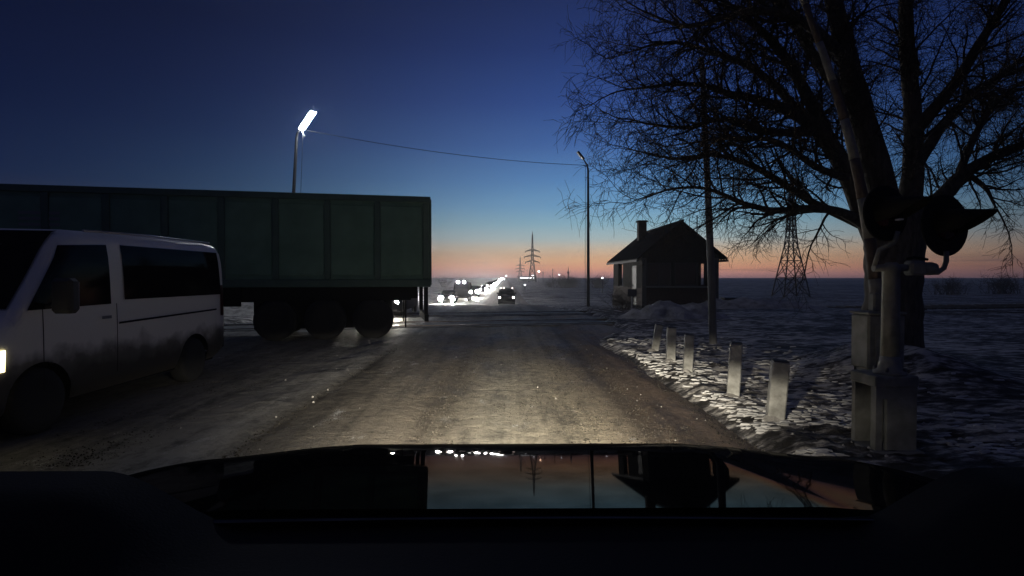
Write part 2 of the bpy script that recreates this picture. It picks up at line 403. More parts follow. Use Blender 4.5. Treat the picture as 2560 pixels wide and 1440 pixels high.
# ------------------------------------------------------------------ gatehouse
def gatehouse():
    h = empty('gatehouse', (6.75, 27.5, -.06))
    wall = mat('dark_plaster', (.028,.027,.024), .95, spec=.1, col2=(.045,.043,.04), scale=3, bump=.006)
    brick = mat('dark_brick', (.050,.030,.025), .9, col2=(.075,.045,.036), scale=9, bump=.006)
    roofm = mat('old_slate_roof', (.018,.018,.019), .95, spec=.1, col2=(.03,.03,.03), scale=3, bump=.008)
    W, D, H = 3.75, 7.4, 2.6; T = .22
    # plinth and brick base
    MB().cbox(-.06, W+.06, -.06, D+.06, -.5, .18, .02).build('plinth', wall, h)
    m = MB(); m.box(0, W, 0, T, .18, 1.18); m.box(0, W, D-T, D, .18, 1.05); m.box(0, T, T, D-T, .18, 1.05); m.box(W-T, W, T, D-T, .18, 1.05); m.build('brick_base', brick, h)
    # upper walls around the window openings
    m = MB()
    m.box(0, .24, 0, T, 1.18, H); m.box(W-.62, W, 0, T, 1.18, H); m.box(.24, W-.62, 0, T, 2.32, H); m.box(1.45, 1.6, .003, T-.003, 1.18, 2.32); m.box(2.75, 2.88, .003, T-.003, 1.18, 2.32)      # front: two-light window
    m.box(0, T, T, 4.6, 1.05, H); m.box(0, T, 5.9, D, 1.05, H); m.box(0, T, 4.6, 5.9, 2.42, H)                         # side towards the road
    m.box(W-T, W, T, .45, 1.05, H); m.box(W-T, W, 2.45, D-T, 1.05, H); m.box(W-T, W, .45, 2.45, 2.36, H)                    # far side
    m.box(0, .25, D-T, D, 1.05, H); m.box(1.1, W, D-T, D, 1.05, H); m.box(.25, 1.1, D-T, D, 2.42, H)
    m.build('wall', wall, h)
    MB().cbox(-.025,.20,-.025,-.002,.185,2.55,.004).build('corner_board', mat('corner_paint',(.10,.10,.095),.85), h); MB().cbox(W-.20,W+.025,-.025,-.002,.185,2.55,.004).build('corner_board', MATS['corner_paint'], h)
    # partition inside, its near-black colour standing in for the unlit room
    MB().box(T, W-T-.002, 2.6, 2.72, .18, H).build('partition', mat('dark_room_wall',(.02,.019,.018),.95), h)
    MB().box(0, W, 0, D, H, H+.08).build('ceiling', wall, h)
    pane = glass('gatehouse_glass', (1,1,1), .035, .9)
    frm = mat('window_paint', (.06,.06,.065), .7)
    def win(x0,x1,z0,z1,y, axis='y', sill=True, div=2):
        w = MB()
        b = .05
        def bx(m,a0,a1,c0,c1,d=.03):
            if axis=='y': m.box(a0,a1,y-d,y+d,c0,c1)
            else: m.box(y-d,y+d,a0,a1,c0,c1)
        bx(w,x0,x0+b,z0,z1); bx(w,x1-b,x1,z0,z1); bx(w,x0+b,x1-b,z0,z0+b); bx(w,x0+b,x1-b,z1-b,z1)
        o = w.build('window', frm, h)
        for i in range(1,div):
            q = MB(); a = lerp(x0,x1,i/div); bx(q,a-.02,a+.02,z0+b,z1-b,.022); q.build('glazing_bar', frm, o)
        q = MB(); bx(q,x0+b,x1-b,z0+b,z1-b,.004); q.build('pane', pane, o)
        if sill and axis=='y':
            q = MB(); q.cbox(x0-.08,x1+.08,-.10,y-.04,z0-.10,z0-.015,.01); q.build('sill', mat('sill_concrete', (.20,.20,.195),.85), o)
        return o
    win(.24, 1.45, 1.18, 2.32, .11, div=2); win(1.6, 2.75, 1.18, 2.32, .11, div=1); win(2.88, W-.62, 1.18, 2.32, .11, div=1)
    win(4.6, 5.9, 1.05, 2.42, .11, 'x', div=1); win(.45, 2.45, 1.05, 2.36, W-.11, 'x', div=1); win(.25, 1.1, 1.05, 2.42, D-.11, 'y', False, 1)
    # gabled roof: two slabs of corrugated sheet with overhang, ridge along the road
    ov = .34; cx = W/2; ridge = 4.33
    for s in (-1,1):
        m = MB(); n = 48
        ex = cx+s*(cx+ov); ez = 2.52
        xs = []; 
        for i in range(n+1):
            y = -ov + (D+2*ov)*i/n; dz = .022*math.cos(i*math.pi)
            xs.append((y, dz))
        vs=[]; fs=[]
        for y,dz in xs:
            vs += [(cx, y, ridge+dz), (ex, y, ez+dz), (ex, y, ez+dz-.05), (cx, y, ridge+dz-.05)]
        for i in range(n):
            for a in range(4):
                b2=(a+1)%4; fs.append((i*4+a,i*4+b2,(i+1)*4+b2,(i+1)*4+a))
        fs += [(3,2,1,0),(n*4,n*4+1,n*4+2,n*4+3)]
        m.add(vs,fs); r = m.build('roof', roofm, h); recalc(r)
        MB().box(ex-.04, ex+.03, -ov, D+ov, ez-.16, ez-.055).build('eave_board', frm, r)
    MB().tube([(cx,-ov-.02,ridge+.02),(cx,D+ov+.02,ridge+.02)], .07, 8).build('ridge_cap', roofm, h)
    for y in (.02, D-.10):
        MB().prism([(-.0,H+.08),(W,H+.08),(cx,ridge-.09)], 'y', y, y+.08).build('gable', wall, h)
    c = MB().cbox(1.15,1.62, 5.6,6.1, 3.4,4.86,.015).build('chimney', brick, h)
    MB().cbox(1.10,1.67, 5.55,6.15, 4.861,4.96,.015).build('chimney_cap', wall, c)
    # steps and door on the road side
    d = MB().cbox(-.02,.05, 1.2,2.1, .19,2.2,.01).build('door', mat('door_paint', (.06,.065,.07), .6), h)
    MB().cbox(-.06,-.021,1.95,2.0,1.1,1.2,.005).build('handle', STEEL, d)
    m = MB(); m.box(-.9,-.061, .9,2.4,-.5,.02); m.box(-.6,-.063,1.0,2.3,.02,.14); m.build('step', mat('sill_concrete',(.2,.2,.2)), h)
    return tag(h, 'small dark gatehouse with gabled roof and chimney by the railway', 'house')
gatehouse()

# snow heap in front of the gatehouse, and ploughed banks
def heap(cx, cy, rx, ry, hgt, name, label, seed, cat='snow heap', base=0, mt=None):
    m = MB(); n = 34; 
    xs = [cx+rx*(i/n*2-1) for i in range(n+1)]; ys = [cy+ry*(i/n*2-1) for i in range(n+1)]
    def fz(x,y):
        d = math.hypot((x-cx)/rx, (y-cy)/ry)
        e = max(0, 1-d**1.7)
        return zt(x,y)-.15+base + (hgt+.15)*e**.8*(1+.35*fbm(x+seed,y,1.4,3)) + .05*mn.noise((x*5,y*5,seed))*min(1,e*4)
    o = m.grid(xs, ys, fz).build(name, mt or SNOWPILE)
    return tag(o, label, cat)
heap(6.2, 20.4, 2.4, 1.0, .62, 'snow_heap', 'rounded heap of dirty snow in front of the gatehouse', 3)
heap(11.8, 27.0, 4.5, 1.5, .55, 'snow_heap', 'long low snow bank to the right of the gatehouse', 8)
heap(-12.5, 22.6, 5.0, 1.6, .55, 'snow_heap', 'snow bank seen under the green trailer', 11)
heap(7.7, 82, 2.0, .8, .35, 'snow_heap', 'low snow ridge in the dark beside the far road', 21)

# ------------------------------------------------------------------ roadside posts
def posts():
    spec = [(2.90,5.96,.66,.17,-.075,'nearest and tallest white concrete guide post beside the road'), (2.89,7.05,.69,.15,-.055,'white concrete guide post, second from the camera'),
            (2.87,8.76,.62,.14,-.045,'middle one of the five white guide posts'), (2.94,9.9,.61,.155,-.02,'fourth white guide post from the camera'),
            (3.05,11.4,.57,.15,-.17,'farthest white guide post, leaning over towards the field')]
    for i,(x,y,h,w,lean,lab) in enumerate(spec):
        random.seed(i+20)
        t = empty('guide_post', (x,y,ground_z(x,y)-.02), -math.atan2(x,y)*.75+random.uniform(-.06,.06)); t.rotation_euler.y = -lean; t.rotation_euler.x = random.uniform(-.03,.03)
        m = MB(); n=5
        a=w/2
        m.cbox(-a,a,-a,a,-.25,h,.012)
        o = m.build('shaft', WHITEPAINT, t)
        MB().cbox(-a*.9,a*.9,-a*.9,a*.9,h-.004,h+.012,.005).build('cap', mat('post_cap', (.10,.10,.09), .9), t)
        tag(t, lab, 'post', 'white guide posts along the verge')
        # snow collar at the foot
        heap(x-.04, y-.02, .2, .17, .05, 'snow_clump', 'small clump of snow at the foot of the '+['nearest','second','middle','fourth','farthest'][i]+' white guide post', i+40, 'snow', base=ground_z(x,y)+.02)
posts()
# scattered frozen lumps on the verge and along the lane divide
def lumps():
    random.seed(12); m = MB()
    def lump(x,y,r):
        z = ground_z(x,y) if x > 2.4 else .02
        vs=[]; n=6
        for k,(rr,hh) in enumerate(((1,0),(.85,.35),(.45,.62))):
            for j in range(n):
                a=2*math.pi*j/n; q=r*rr*random.uniform(.75,1.25); vs.append((x+q*math.cos(a), y+q*math.sin(a)*.8, z-.01+r*hh))
        vs.append((x,y,z+r*.66))
        fs=[(k*n+j,k*n+(j+1)%n,(k+1)*n+(j+1)%n,(k+1)*n+j) for k in range(2) for j in range(n)]+[(2*n+j,2*n+(j+1)%n,3*n) for j in range(n)]
        m.add(vs,fs,True)
    for _ in range(420):
        y = random.uniform(4.6,16); x = 2.45+abs(random.gauss(0,1))*1.6
        lump(x,y,.007+.022*random.random()**2)
    for _ in range(160):
        y = random.uniform(5,17); lump(random.gauss(-2.95,.22), y, random.uniform(.006,.02))
    for _ in range(60):
        y = random.uniform(5,14); lump(random.choice((random.uniform(-4.2,-1.8),random.uniform(1.6,2.3),random.uniform(-2,2))), y, random.uniform(.004,.010))
    tag(m.build('snow_lumps', SNOWPILE, kind='stuff'), 'loose frozen snow lumps scattered on verge and road')
    # thin crusts of wind-packed snow lying across the verge
    c = MB(); n = 7
    for _ in range(2600):
        y = 4.7+9.5*random.random()**1.5; x = road_right(y)+.12+abs(random.gauss(0,1))*1.5
        if fbm(x, y, .9, 2) < -.12: continue
        rx = random.uniform(.025,.10); ry = random.uniform(.010,.028); h = random.uniform(.006,.020); z = ground_z(x,y); a0 = random.uniform(-.35,.35)
        vs=[]
        for rr,hh in ((1,-.3),(.7,.8)):
            for j in range(n):
                a=2*math.pi*j/n; q=rr*random.uniform(.7,1.3); u=q*rx*math.cos(a); v=q*ry*math.sin(a)
                px_=x+u*math.cos(a0)-v*math.sin(a0); py_=y+u*math.sin(a0)+v*math.cos(a0); vs.append((px_,py_,z+h*hh))
        vs.append((x,y,z+h))
        c.add(vs,[(j,(j+1)%n,n+(j+1)%n,n+j) for j in range(n)]+[(n+j,n+(j+1)%n,2*n) for j in range(n)],False)
    tag(c.build('snow_crust', mat('crusted_snow',(.50,.49,.47),.7,col2=(.82,.81,.79),scale=3), kind='stuff'), 'thin broken snow crusts lying across the verge')
    # grit and ice crumbs frozen into the road
    g_ = MB()
    for _ in range(11000):
        y = 4.7+8.0*random.random()**1.8; x = random.uniform(-4.5, road_right(y)-.03)
        r = .004+.010*random.random()**2; z = .012+zt(x,y)+.004
        a=random.uniform(0,6.28); vs=[(x+r*random.uniform(.8,1.5)*math.cos(a+k*1.571), y+r*random.uniform(.7,1.2)*math.sin(a+k*1.571), z-.012) for k in range(4)]+[(x+r*.2*random.uniform(-1,1),y,z+r*.22-.002)]
        g_.add(vs,[(0,1,4),(1,2,4),(2,3,4),(3,0,4)],False)
    tag(g_.build('road_grit', mat('grit',(.022,.019,.015),.95,col2=(.10,.09,.075),scale=30,lo=.45,hi=.68,spec=.1), kind='stuff'), 'grit and ice crumbs frozen onto the road')
lumps()

# tall wooden pole in front of the gatehouse
t = empty('utility_pole', (4.72,12.6,.0))
MB().tube([(0,0,-.3),(-.06,0,1.5),(-.16,0,3.6),(-.32,0,6.45)], [.088,.084,.072,.055], 12).build('shaft', mat('old_pole_wood', (.18,.18,.18), .85, col2=(.28,.28,.28), scale=6, stretch=(1,1,.1), bump=.004), t)
MB().cbox(-.06-.32,.06-.32,-.06,.06,6.45,6.5,.01).build('cap', STEEL, t)
tag(t, 'tall bare pole standing between the white posts and gatehouse', 'pole')
t = empty('mast', (13.9,40.5,-.6)); MB().tube([(0,0,-.3),(0,0,6.6)], [.06,.045], 8).build('shaft', STEEL, t); MB().cbox(-.1,.1,-.1,.1,-.3,.25,.02).build('foot', STEEL, t)
tag(t, 'thin mast rising behind the gatehouse roof', 'mast')

# ------------------------------------------------------------------ street lamps and the wire between them
def lamp_post(x, y, H, head_pts, lit, label, lean=0):
    t = empty('street_lamp', (x,y,zt(x,y)-.2))
    top = Vector((lean*H,0,H))
    a = Vector(head_pts[0]); b = Vector(head_pts[1])
    bend = top+Vector((.0,0,0))
    MB().tube([(0,0,-.2),(lean*H*.5,0,H*.5),top-Vector((0,0,.15)),top+(a-top)*.25+Vector((0,0,.04)),a], [.10,.08,.06,.045,.035], 10).build('pole', GALV, t)
    d = (b-a).normalized(); side = d.cross(Vector((0,0,1))).normalized(); up = side.cross(d).normalized()
    M4 = Matrix((( *side,),( *d,),( *up,))).transposed().to_4x4(); M4.translation = a
    Ln = (b-a).length
    hd = MB(); hd.prism([(-.13,-.02),(.13,-.02),(.15,.03),(.06,.09),(-.06,.09),(-.15,.03)], 'y', 0, Ln)
    hd.v = [tuple(M4 @ Vector(p)) for p in hd.v]; head = hd.build('lamp_head', BLACKMETAL, t)
    pl = MB().cbox(-.15,.15,.04,Ln+.02,-.045,-.021,.008,M4).build('lamp_lens', LEDGLOW if lit else mat('dead_lens',(.05,.05,.055),.3), head)
    return tag(t, label, 'street lamp', 'street lamps at the crossing')
L1 = lamp_post(-9.35, 24, 7.8, ((.66,-.05,8.02),(1.30,-.40,8.68)), True, 'lit street lamp with glowing white head behind the trailer', .06)
# dangling strap lit by the lamp
MB().tube([(.72,-.08,8.0),(.78,-.1,7.84),(.84,-.1,7.70)], .022, 6).build('loose_strap', mat('pale_strap',(.7,.7,.7),.6, emit=(.9,.95,1), estr=0), L1)
L2 = lamp_post(4.6, 31, 7.95, ((-.28,0,8.38),(-.62,0,8.80)), False, 'unlit street lamp left of the gatehouse', -.004)
def wire(p, q, sag, name, label, r=.012, n=24):
    p=Vector(p); q=Vector(q)
    pts=[p.lerp(q,i/n)-Vector((0,0,sag*4*(i/n)*(1-i/n))) for i in range(n+1)]
    return tag(MB().tube(pts, r, 5).build(name, mat('wire_black',(.015,.015,.018),.7)), label, 'wire')
wire((-8.75,24,7.85),(4.55,31,7.72),.28,'wire','thin black wire hanging between the two street lamps', .014)
wire((4.42,31,7.7),(4.42,31,-.3),0,'cable','thin cable hanging straight down beside the unlit lamp', .012)
wire((-8.62,24,7.6),(-8.95,24,0),0,'cable','thin cable hanging straight down beside the lit lamp', .010)

# ------------------------------------------------------------------ big bare tree
def at(px, py, Y): return Vector(((px-1264)/1397*Y, Y, 1.6+(690-py)/1397*Y))
def big_tree():
    rnd = random.Random(77)
    t = empty('bare_tree', (6.6,9.5,.0)); off = Vector((6.6,9.5,0))
    def smooth(pts, k=5):
        # Catmull-Rom through (pos, radius)
        out=[]
        for i in range(len(pts)-1):
            p0=pts[max(i-1,0)]; p1=pts[i]; p2=pts[i+1]; p3=pts[min(i+2,len(pts)-1)]
            for j in range(k):
                u=j/k
                def c(a,b,d,e): return .5*((2*b)+(d-a)*u+(2*a-5*b+4*d-e)*u*u+(3*b-a-3*d+e)*u**3)
                out.append((Vector([c(p0[0][q],p1[0][q],p2[0][q],p3[0][q]) for q in range(3)]), max(.004,c(p0[1],p1[1],p2[1],p3[1]))))
        out.append(pts[-1]); return out
    def limb(spec, k=.78): return smooth([(at(a,b,Y)-off, r*k) for a,b,Y,r in spec])
    trunk = limb([(2238,960,9.5,.60),(2238,900,9.5,.50),(2238,800,9.5,.44),(2240,700,9.5,.42),(2243,620,9.5,.45),(2246,560,9.5,.44),(2250,500,9.5,.30)], 1.0)
    pts=[p+Vector((.03*mn.noise(p*3),.03*mn.noise(p*3+Vector((5,5,5))),0)) for p,r in trunk]
    MB().tube(pts,[r*(1+.08*mn.noise((i*.5,0,1))) for i,(p,r) in enumerate(trunk)],18).build('trunk', BARK, t)
    specs = [
     [(2215,640,9.4,.26),(2165,530,9.4,.22),(2115,425,9.3,.19),(2045,325,9.2,.15),(1960,272,9.1,.11),(1850,242,9.0,.075),(1720,212,8.9,.045),(1560,228,8.8,.018)],
     [(2085,375,9.3,.15),(2020,245,9.2,.12),(1940,120,9.2,.09),(1850,40,9.1,.06),(1740,-40,9.0,.03)],
     [(2170,560,9.4,.14),(2110,532,9.3,.10),(2030,520,9.2,.08),(1955,526,9.1,.07),(1870,512,9.0,.055),(1790,478,8.9,.04),(1690,470,8.8,.025),(1580,505,8.8,.009)],
     [(2160,560,9.5,.12),(2040,508,9.6,.085),(1930,440,9.7,.075),(1850,402,9.8,.06),(1780,388,9.9,.045),(1680,396,9.9,.03),(1555,368,10,.010)],
     [(2232,590,9.5,.34),(2195,430,9.5,.29),(2155,285,9.5,.25),(2112,130,9.5,.20),(2080,0,9.5,.17),(2040,-170,9.5,.10)],
     [(2272,570,9.5,.28),(2287,400,9.6,.20),(2280,250,9.6,.17),(2265,100,9.6,.15),(2258,-60,9.6,.12),(2240,-220,9.6,.08)],
     [(2290,590,9.5,.24),(2365,485,9.5,.17),(2440,418,9.5,.13),(2535,372,9.4,.10),(2680,320,9.3,.06)],
     [(2160,300,9.5,.17),(2060,180,10,.13),(1980,60,10.4,.10),(1900,-60,10.8,.06)],
     [(2120,160,9.5,.13),(2010,60,8.8,.10),(1880,30,8.4,.07),(1720,70,8.0,.04),(1600,30,7.8,.015)],
     [(2285,330,9.6,.15),(2380,220,9.2,.11),(2450,110,8.9,.09),(2520,-10,8.7,.06)],
     [(2290,420,9.6,.14),(2370,300,10.2,.11),(2470,210,10.8,.08),(2600,120,11.3,.05)],
     [(2040,330,9.2,.10),(1930,330,8.9,.075),(1820,300,8.7,.055),(1700,320,8.5,.035),(1570,300,8.4,.014)],
     [(2030,325,9.2,.11),(1920,200,9.6,.08),(1800,140,9.9,.06),(1660,110,10.1,.035),(1530,150,10.2,.012)],
     [(2400,450,9.5,.09),(2440,340,9.4,.07),(2500,250,9.3,.05),(2570,200,9.3,.03)],
     [(2130,450,9.3,.09),(2040,415,8.9,.065),(1940,355,8.6,.05),(1830,345,8.5,.035),(1700,360,8.3,.015)],
     [(2420,430,9.5,.07),(2470,470,9.3,.045),(2500,520,9.2,.02)],
    ]
    twigs = MB(); branches = MB()
    SEG = {1:9, 2:6, 3:4}
    def grow(p, d, length, r, lev):
        n = SEG[lev]; pts=[p.copy()]; rad=[r]; d=d.normalized()
        st=length/n; ax=Vector((rnd.gauss(0,1),rnd.gauss(0,1),rnd.gauss(0,1)))
        for i in range(n):
            wig = {1:.14,2:.19,3:.22}[lev]
            g = {1:.0,2:-.045,3:-.09}[lev]
            d = (d+Vector((rnd.gauss(0,wig),rnd.gauss(0,wig),rnd.gauss(0,wig)+g+(.05 if lev==1 and i<5 else 0)))+ax*.03).normalized()
            p = p+d*st; pts.append(p.copy()); rad.append(max(.0026, r*(1-.8*(i+1)/n)))
        (branches if lev==1 else twigs).tube(pts, rad, 5 if lev==1 else 3, False)
        if lev < 3:
            k = int(length/{1:.092,2:.066}[lev])
            for q in range(k):
                u = .12+.88*(q+rnd.random())/k; fi=min(n-1,int(u*n)); f=u*n-fi
                pp=pts[fi].lerp(pts[fi+1],f); dd=(pts[fi+1]-pts[fi]).normalized()
                sd=Vector((rnd.gauss(0,1),rnd.gauss(0,1),rnd.gauss(0,1))); sd=(sd-dd*sd.dot(dd)).normalized()
                nd=dd*rnd.uniform(.5,.9)+sd*rnd.uniform(.6,1.0)
                L_=length*rnd.uniform(.28,.55)*(1-.35*u) if lev==1 else rnd.uniform(.14,.42)
                grow(pp, nd, max(.15,L_), max(.0045,rad[fi]*.55), lev+1)
    for sp in specs:
        lb = limb(sp)
        MB().tube([p+Vector((.02*mn.noise(p*2.7),.02*mn.noise(p*2.3+Vector((7,1,3))),.02*mn.noise(p*3.1))) for p,r in lb], [r for p,r in lb], 10).build('limb', BARK, t)
        total=sum((lb[i+1][0]-lb[i][0]).length for i in range(len(lb)-1))
        acc=0; nxt=total*.16
        for i in range(len(lb)-1):
            seg=(lb[i+1][0]-lb[i][0]); acc+=seg.length
            while acc>nxt:
                frac = nxt/total
                dd=seg.normalized(); sd=Vector((rnd.gauss(0,1),rnd.gauss(0,1),rnd.gauss(0,.9))); sd=(sd-dd*sd.dot(dd)).normalized()
                nd=dd*rnd.uniform(.45,1.0)+sd*rnd.uniform(.5,1.0)
                r=lb[i][1]
                L_=rnd.uniform(.7,1.75)*(1.05-.45*frac)
                grow(lb[i][0], nd, L_, min(.024, r*.4+.004), 1)
                nxt += rnd.uniform(.05,.13) if frac>.3 else rnd.uniform(.14,.26)
        grow(lb[-1][0], (lb[-1][0]-lb[-3][0]), 1.0, lb[-1][1], 1)
    branches.build('branches', TWIG, t, 'stuff')
    cr = twigs.build('crown', TWIG, t, 'stuff')
    print('tree faces', len(twigs.f), len(branches.f))
    return tag(t, 'huge bare many-stemmed tree with drooping twigs beside the crossing signal', 'tree')
big_tree()

# ------------------------------------------------------------------ crossing signal on its pedestal
def signal():
    t = empty('crossing_signal', (3.42,4.92,.03))
    W = mat('signal_white', (.16,.16,.145), .75, col2=(.27,.27,.25), scale=7, bump=.004)
    # pedestal: concrete housing on legs with slots cut in the front and road side
    m = MB()
    x0,x1,y0,y1 = -.20,.16,-.12,.22
    zt_ = .70
    m.cbox(x0-.012,x1+.012,y0-.012,y1+.012,zt_-.10,zt_,.012)
    m.box(x0,x0+.055,y0,y0+.07,-.2,zt_-.10); m.box(x0,x0+.04,y1-.05,y1,-.2,zt_-.10)
    m.box(x0+.10,x1,y0,y0+.05,-.2,zt_-.10); m.box(x1-.05,x1,y0+.05,y1,-.2,zt_-.10); m.box(x0+.04,x1-.05,y1-.05,y1-.002,-.2,zt_-.10)
    m.box(x0+.055,x0+.10,y0+.002,y0+.05,.50,zt_-.10)
    m.build('pedestal', W, t)
    MB().cbox(x0-.05,x1+.05,y0-.05,y1+.05,-.25,.05,.015).build('footing', mat('sill_concrete',(.2,.2,.2)), t)
    b = MB().lathe([(.13,.70),(.13,.725),(.10,.74),(.085,.80),(.076,.86)], 20).build('mast_base', W, t)
    for k in range(4):
        a=math.pi/4+k*math.pi/2; MB().lathe([(.014,.725),(.014,.76),(0,.765)],8,Matrix.Translation((.112*math.cos(a),.112*math.sin(a),0))).build('bolt', STEEL, b)
    MB().lathe([(.075,.86),(.070,1.3),(.068,1.60),(.074,1.61),(.074,1.66),(.04,1.69)],20).build('mast', W, t)
    # cross arm with clamp boxes
    arm = MB().tube([(-.16,.0,1.64),(.1,-.01,1.645),(.34,-.02,1.635)], .032, 10).build('cross_arm', W, t)
    MB().cbox(.13,.27,-.075,.045,1.575,1.705,.02).build('clamp_box', W, t)
    MB().lathe([(.05,-.06),(.058,-.03),(.058,.03),(.05,.06)],14,Matrix.Translation((.315,-.02,1.635)) @ Matrix.Rotation(R(90),4,'Y')).build('clamp_drum', W, t)
    MB().tube([(.12,-.01,1.72),(.20,-.01,1.735),(.31,-.02,1.715)], .012, 6).build('cable_loop', BLACKMETAL, t)
    MB().tube([(.33,-.02,1.60),(.40,-.02,1.60),(.455,-.02,1.64),(.475,-.02,1.70),(.475,-.02,1.79)], .022, 10).build('lamp_bracket', W, t)
    def head(c, r, aim, label=None):
        aim=Vector(aim).normalized(); M4=aim.to_track_quat('Z','Y').to_matrix().to_4x4(); M4.translation=c
        h = MB().lathe([(.0,-.10),(.06,-.10),(.10,-.05),(.11,-.02),(r-.01,-.012),(r,-.006),(r,.006),(r-.01,.010),(.15,.012)],32,M4).build('signal_board', BLACKMETAL, t)
        # visor: open tube, longer above than below
        m=MB(); n=20; vs=[]; fs=[]
        for j in range(n+1):
            a=R(-125+250*j/n); ll=.26+.16*math.cos(a)
            for q,(rr,zz) in enumerate(((.15,.0),(.085,max(.1,ll)),(.080,max(.1,ll)),(.144,.0))):
                vs.append(M4 @ Vector((rr*math.sin(a), rr*math.cos(a), zz)))
        for j in range(n):
            for q in range(4): fs.append((j*4+q,j*4+(q+1)%4,(j+1)*4+(q+1)%4,(j+1)*4+q))
        fs += [(0,1,2,3),(n*4+3,n*4+2,n*4+1,n*4)]
        m.add(vs,fs,True); recalc(m.build('visor', BLACKMETAL, h))
        MB().lathe([(.140,.013),(.10,.028),(.0,.036)],20,M4).build('signal_lens', mat('dead_red_lens',(.05,.006,.006),.25), h)
        return h
    head((.49,.02,2.02), .275, (.26,-.965,.03))
    head((-.02,.06,2.13), .25, (.26,-.965,.03))
    MB().tube([(-.15,.0,1.66),(-.13,-.03,1.80),(-.02,-.06,1.86),(0,-.08,1.96)], .020, 10).build('lamp_bracket', W, t)
    MB().cbox(-.075,-.035,-.20,-.14,2.045,2.06,.004).build('glint_plate', mat('pale_glint',(.6,.6,.6),.4), t)  # pale chip standing in for a small white glint on the head
    return tag(t, 'railway crossing signal on pale mast with black round board and visor', 'signal')
signal()
def barrier():
    t = empty('crossing_barrier', (3.64,5.42,.02))
    W = mat('signal_white',(.2,.2,.2))
    m = MB()
    for sx in (-.13,.13):
        for sy in (-.10,.10): m.box(sx-.02,sx+.02,sy-.02,sy+.02,-.2,.68)
    m.box(-.15,.15,-.12,.12,.64,.68); m.build('stand', STEEL, t)
    b = MB().cbox(-.18,.18,-.14,.14,.682,1.21,.02).build('drive_box', W, t)
    MB().cbox(-.19,.19,-.15,.15,1.211,1.235,.008).build('lid', W, b)
    MB().cbox(-.12,.10,-.152,-.141,.78,1.12,.006).build('hatch', W, b)
    MB().cbox(.06,.085,-.165,-.153,.93,.98,.003).build('handle', STEEL, b)
    MB().lathe([(.05,-.05),(.05,.05)],14,Matrix.Translation((-.05,-.17,.75)) @ Matrix.Rotation(R(90),4,'X')).build('motor_hub', STEEL, b)
    # raised boom, pivoting beside the box, red and white bands
    base=Vector((.02,.0,1.15)); tip=Vector((-.72,.35,4.75)); red = mat('faded_red_paint',(.075,.055,.048),.8,col2=(.12,.09,.08),scale=12)
    pale = mat('boom_white',(.17,.165,.15),.8,col2=(.26,.25,.235),scale=10,bump=.003)
    def bp(u): return base.lerp(tip,u)+Vector((.16*math.sin(math.pi*u),0,0))
    n=9
    for i in range(n):
        u0,u1=i/n,(i+1)/n
        MB().tube([bp(lerp(u0,u1,q/4)) for q in range(5)],[lerp(.062,.026,lerp(u0,u1,q/4)) for q in range(5)],10).build('boom_band', pale if i%2==0 else red, t)
    MB().cbox(-.07,.11,-.05,.05,1.236,1.42,.015).build('boom_clamp', W, t)
    return tag(t, 'raised crossing barrier with banded boom behind the signal mast', 'barrier')
barrier()

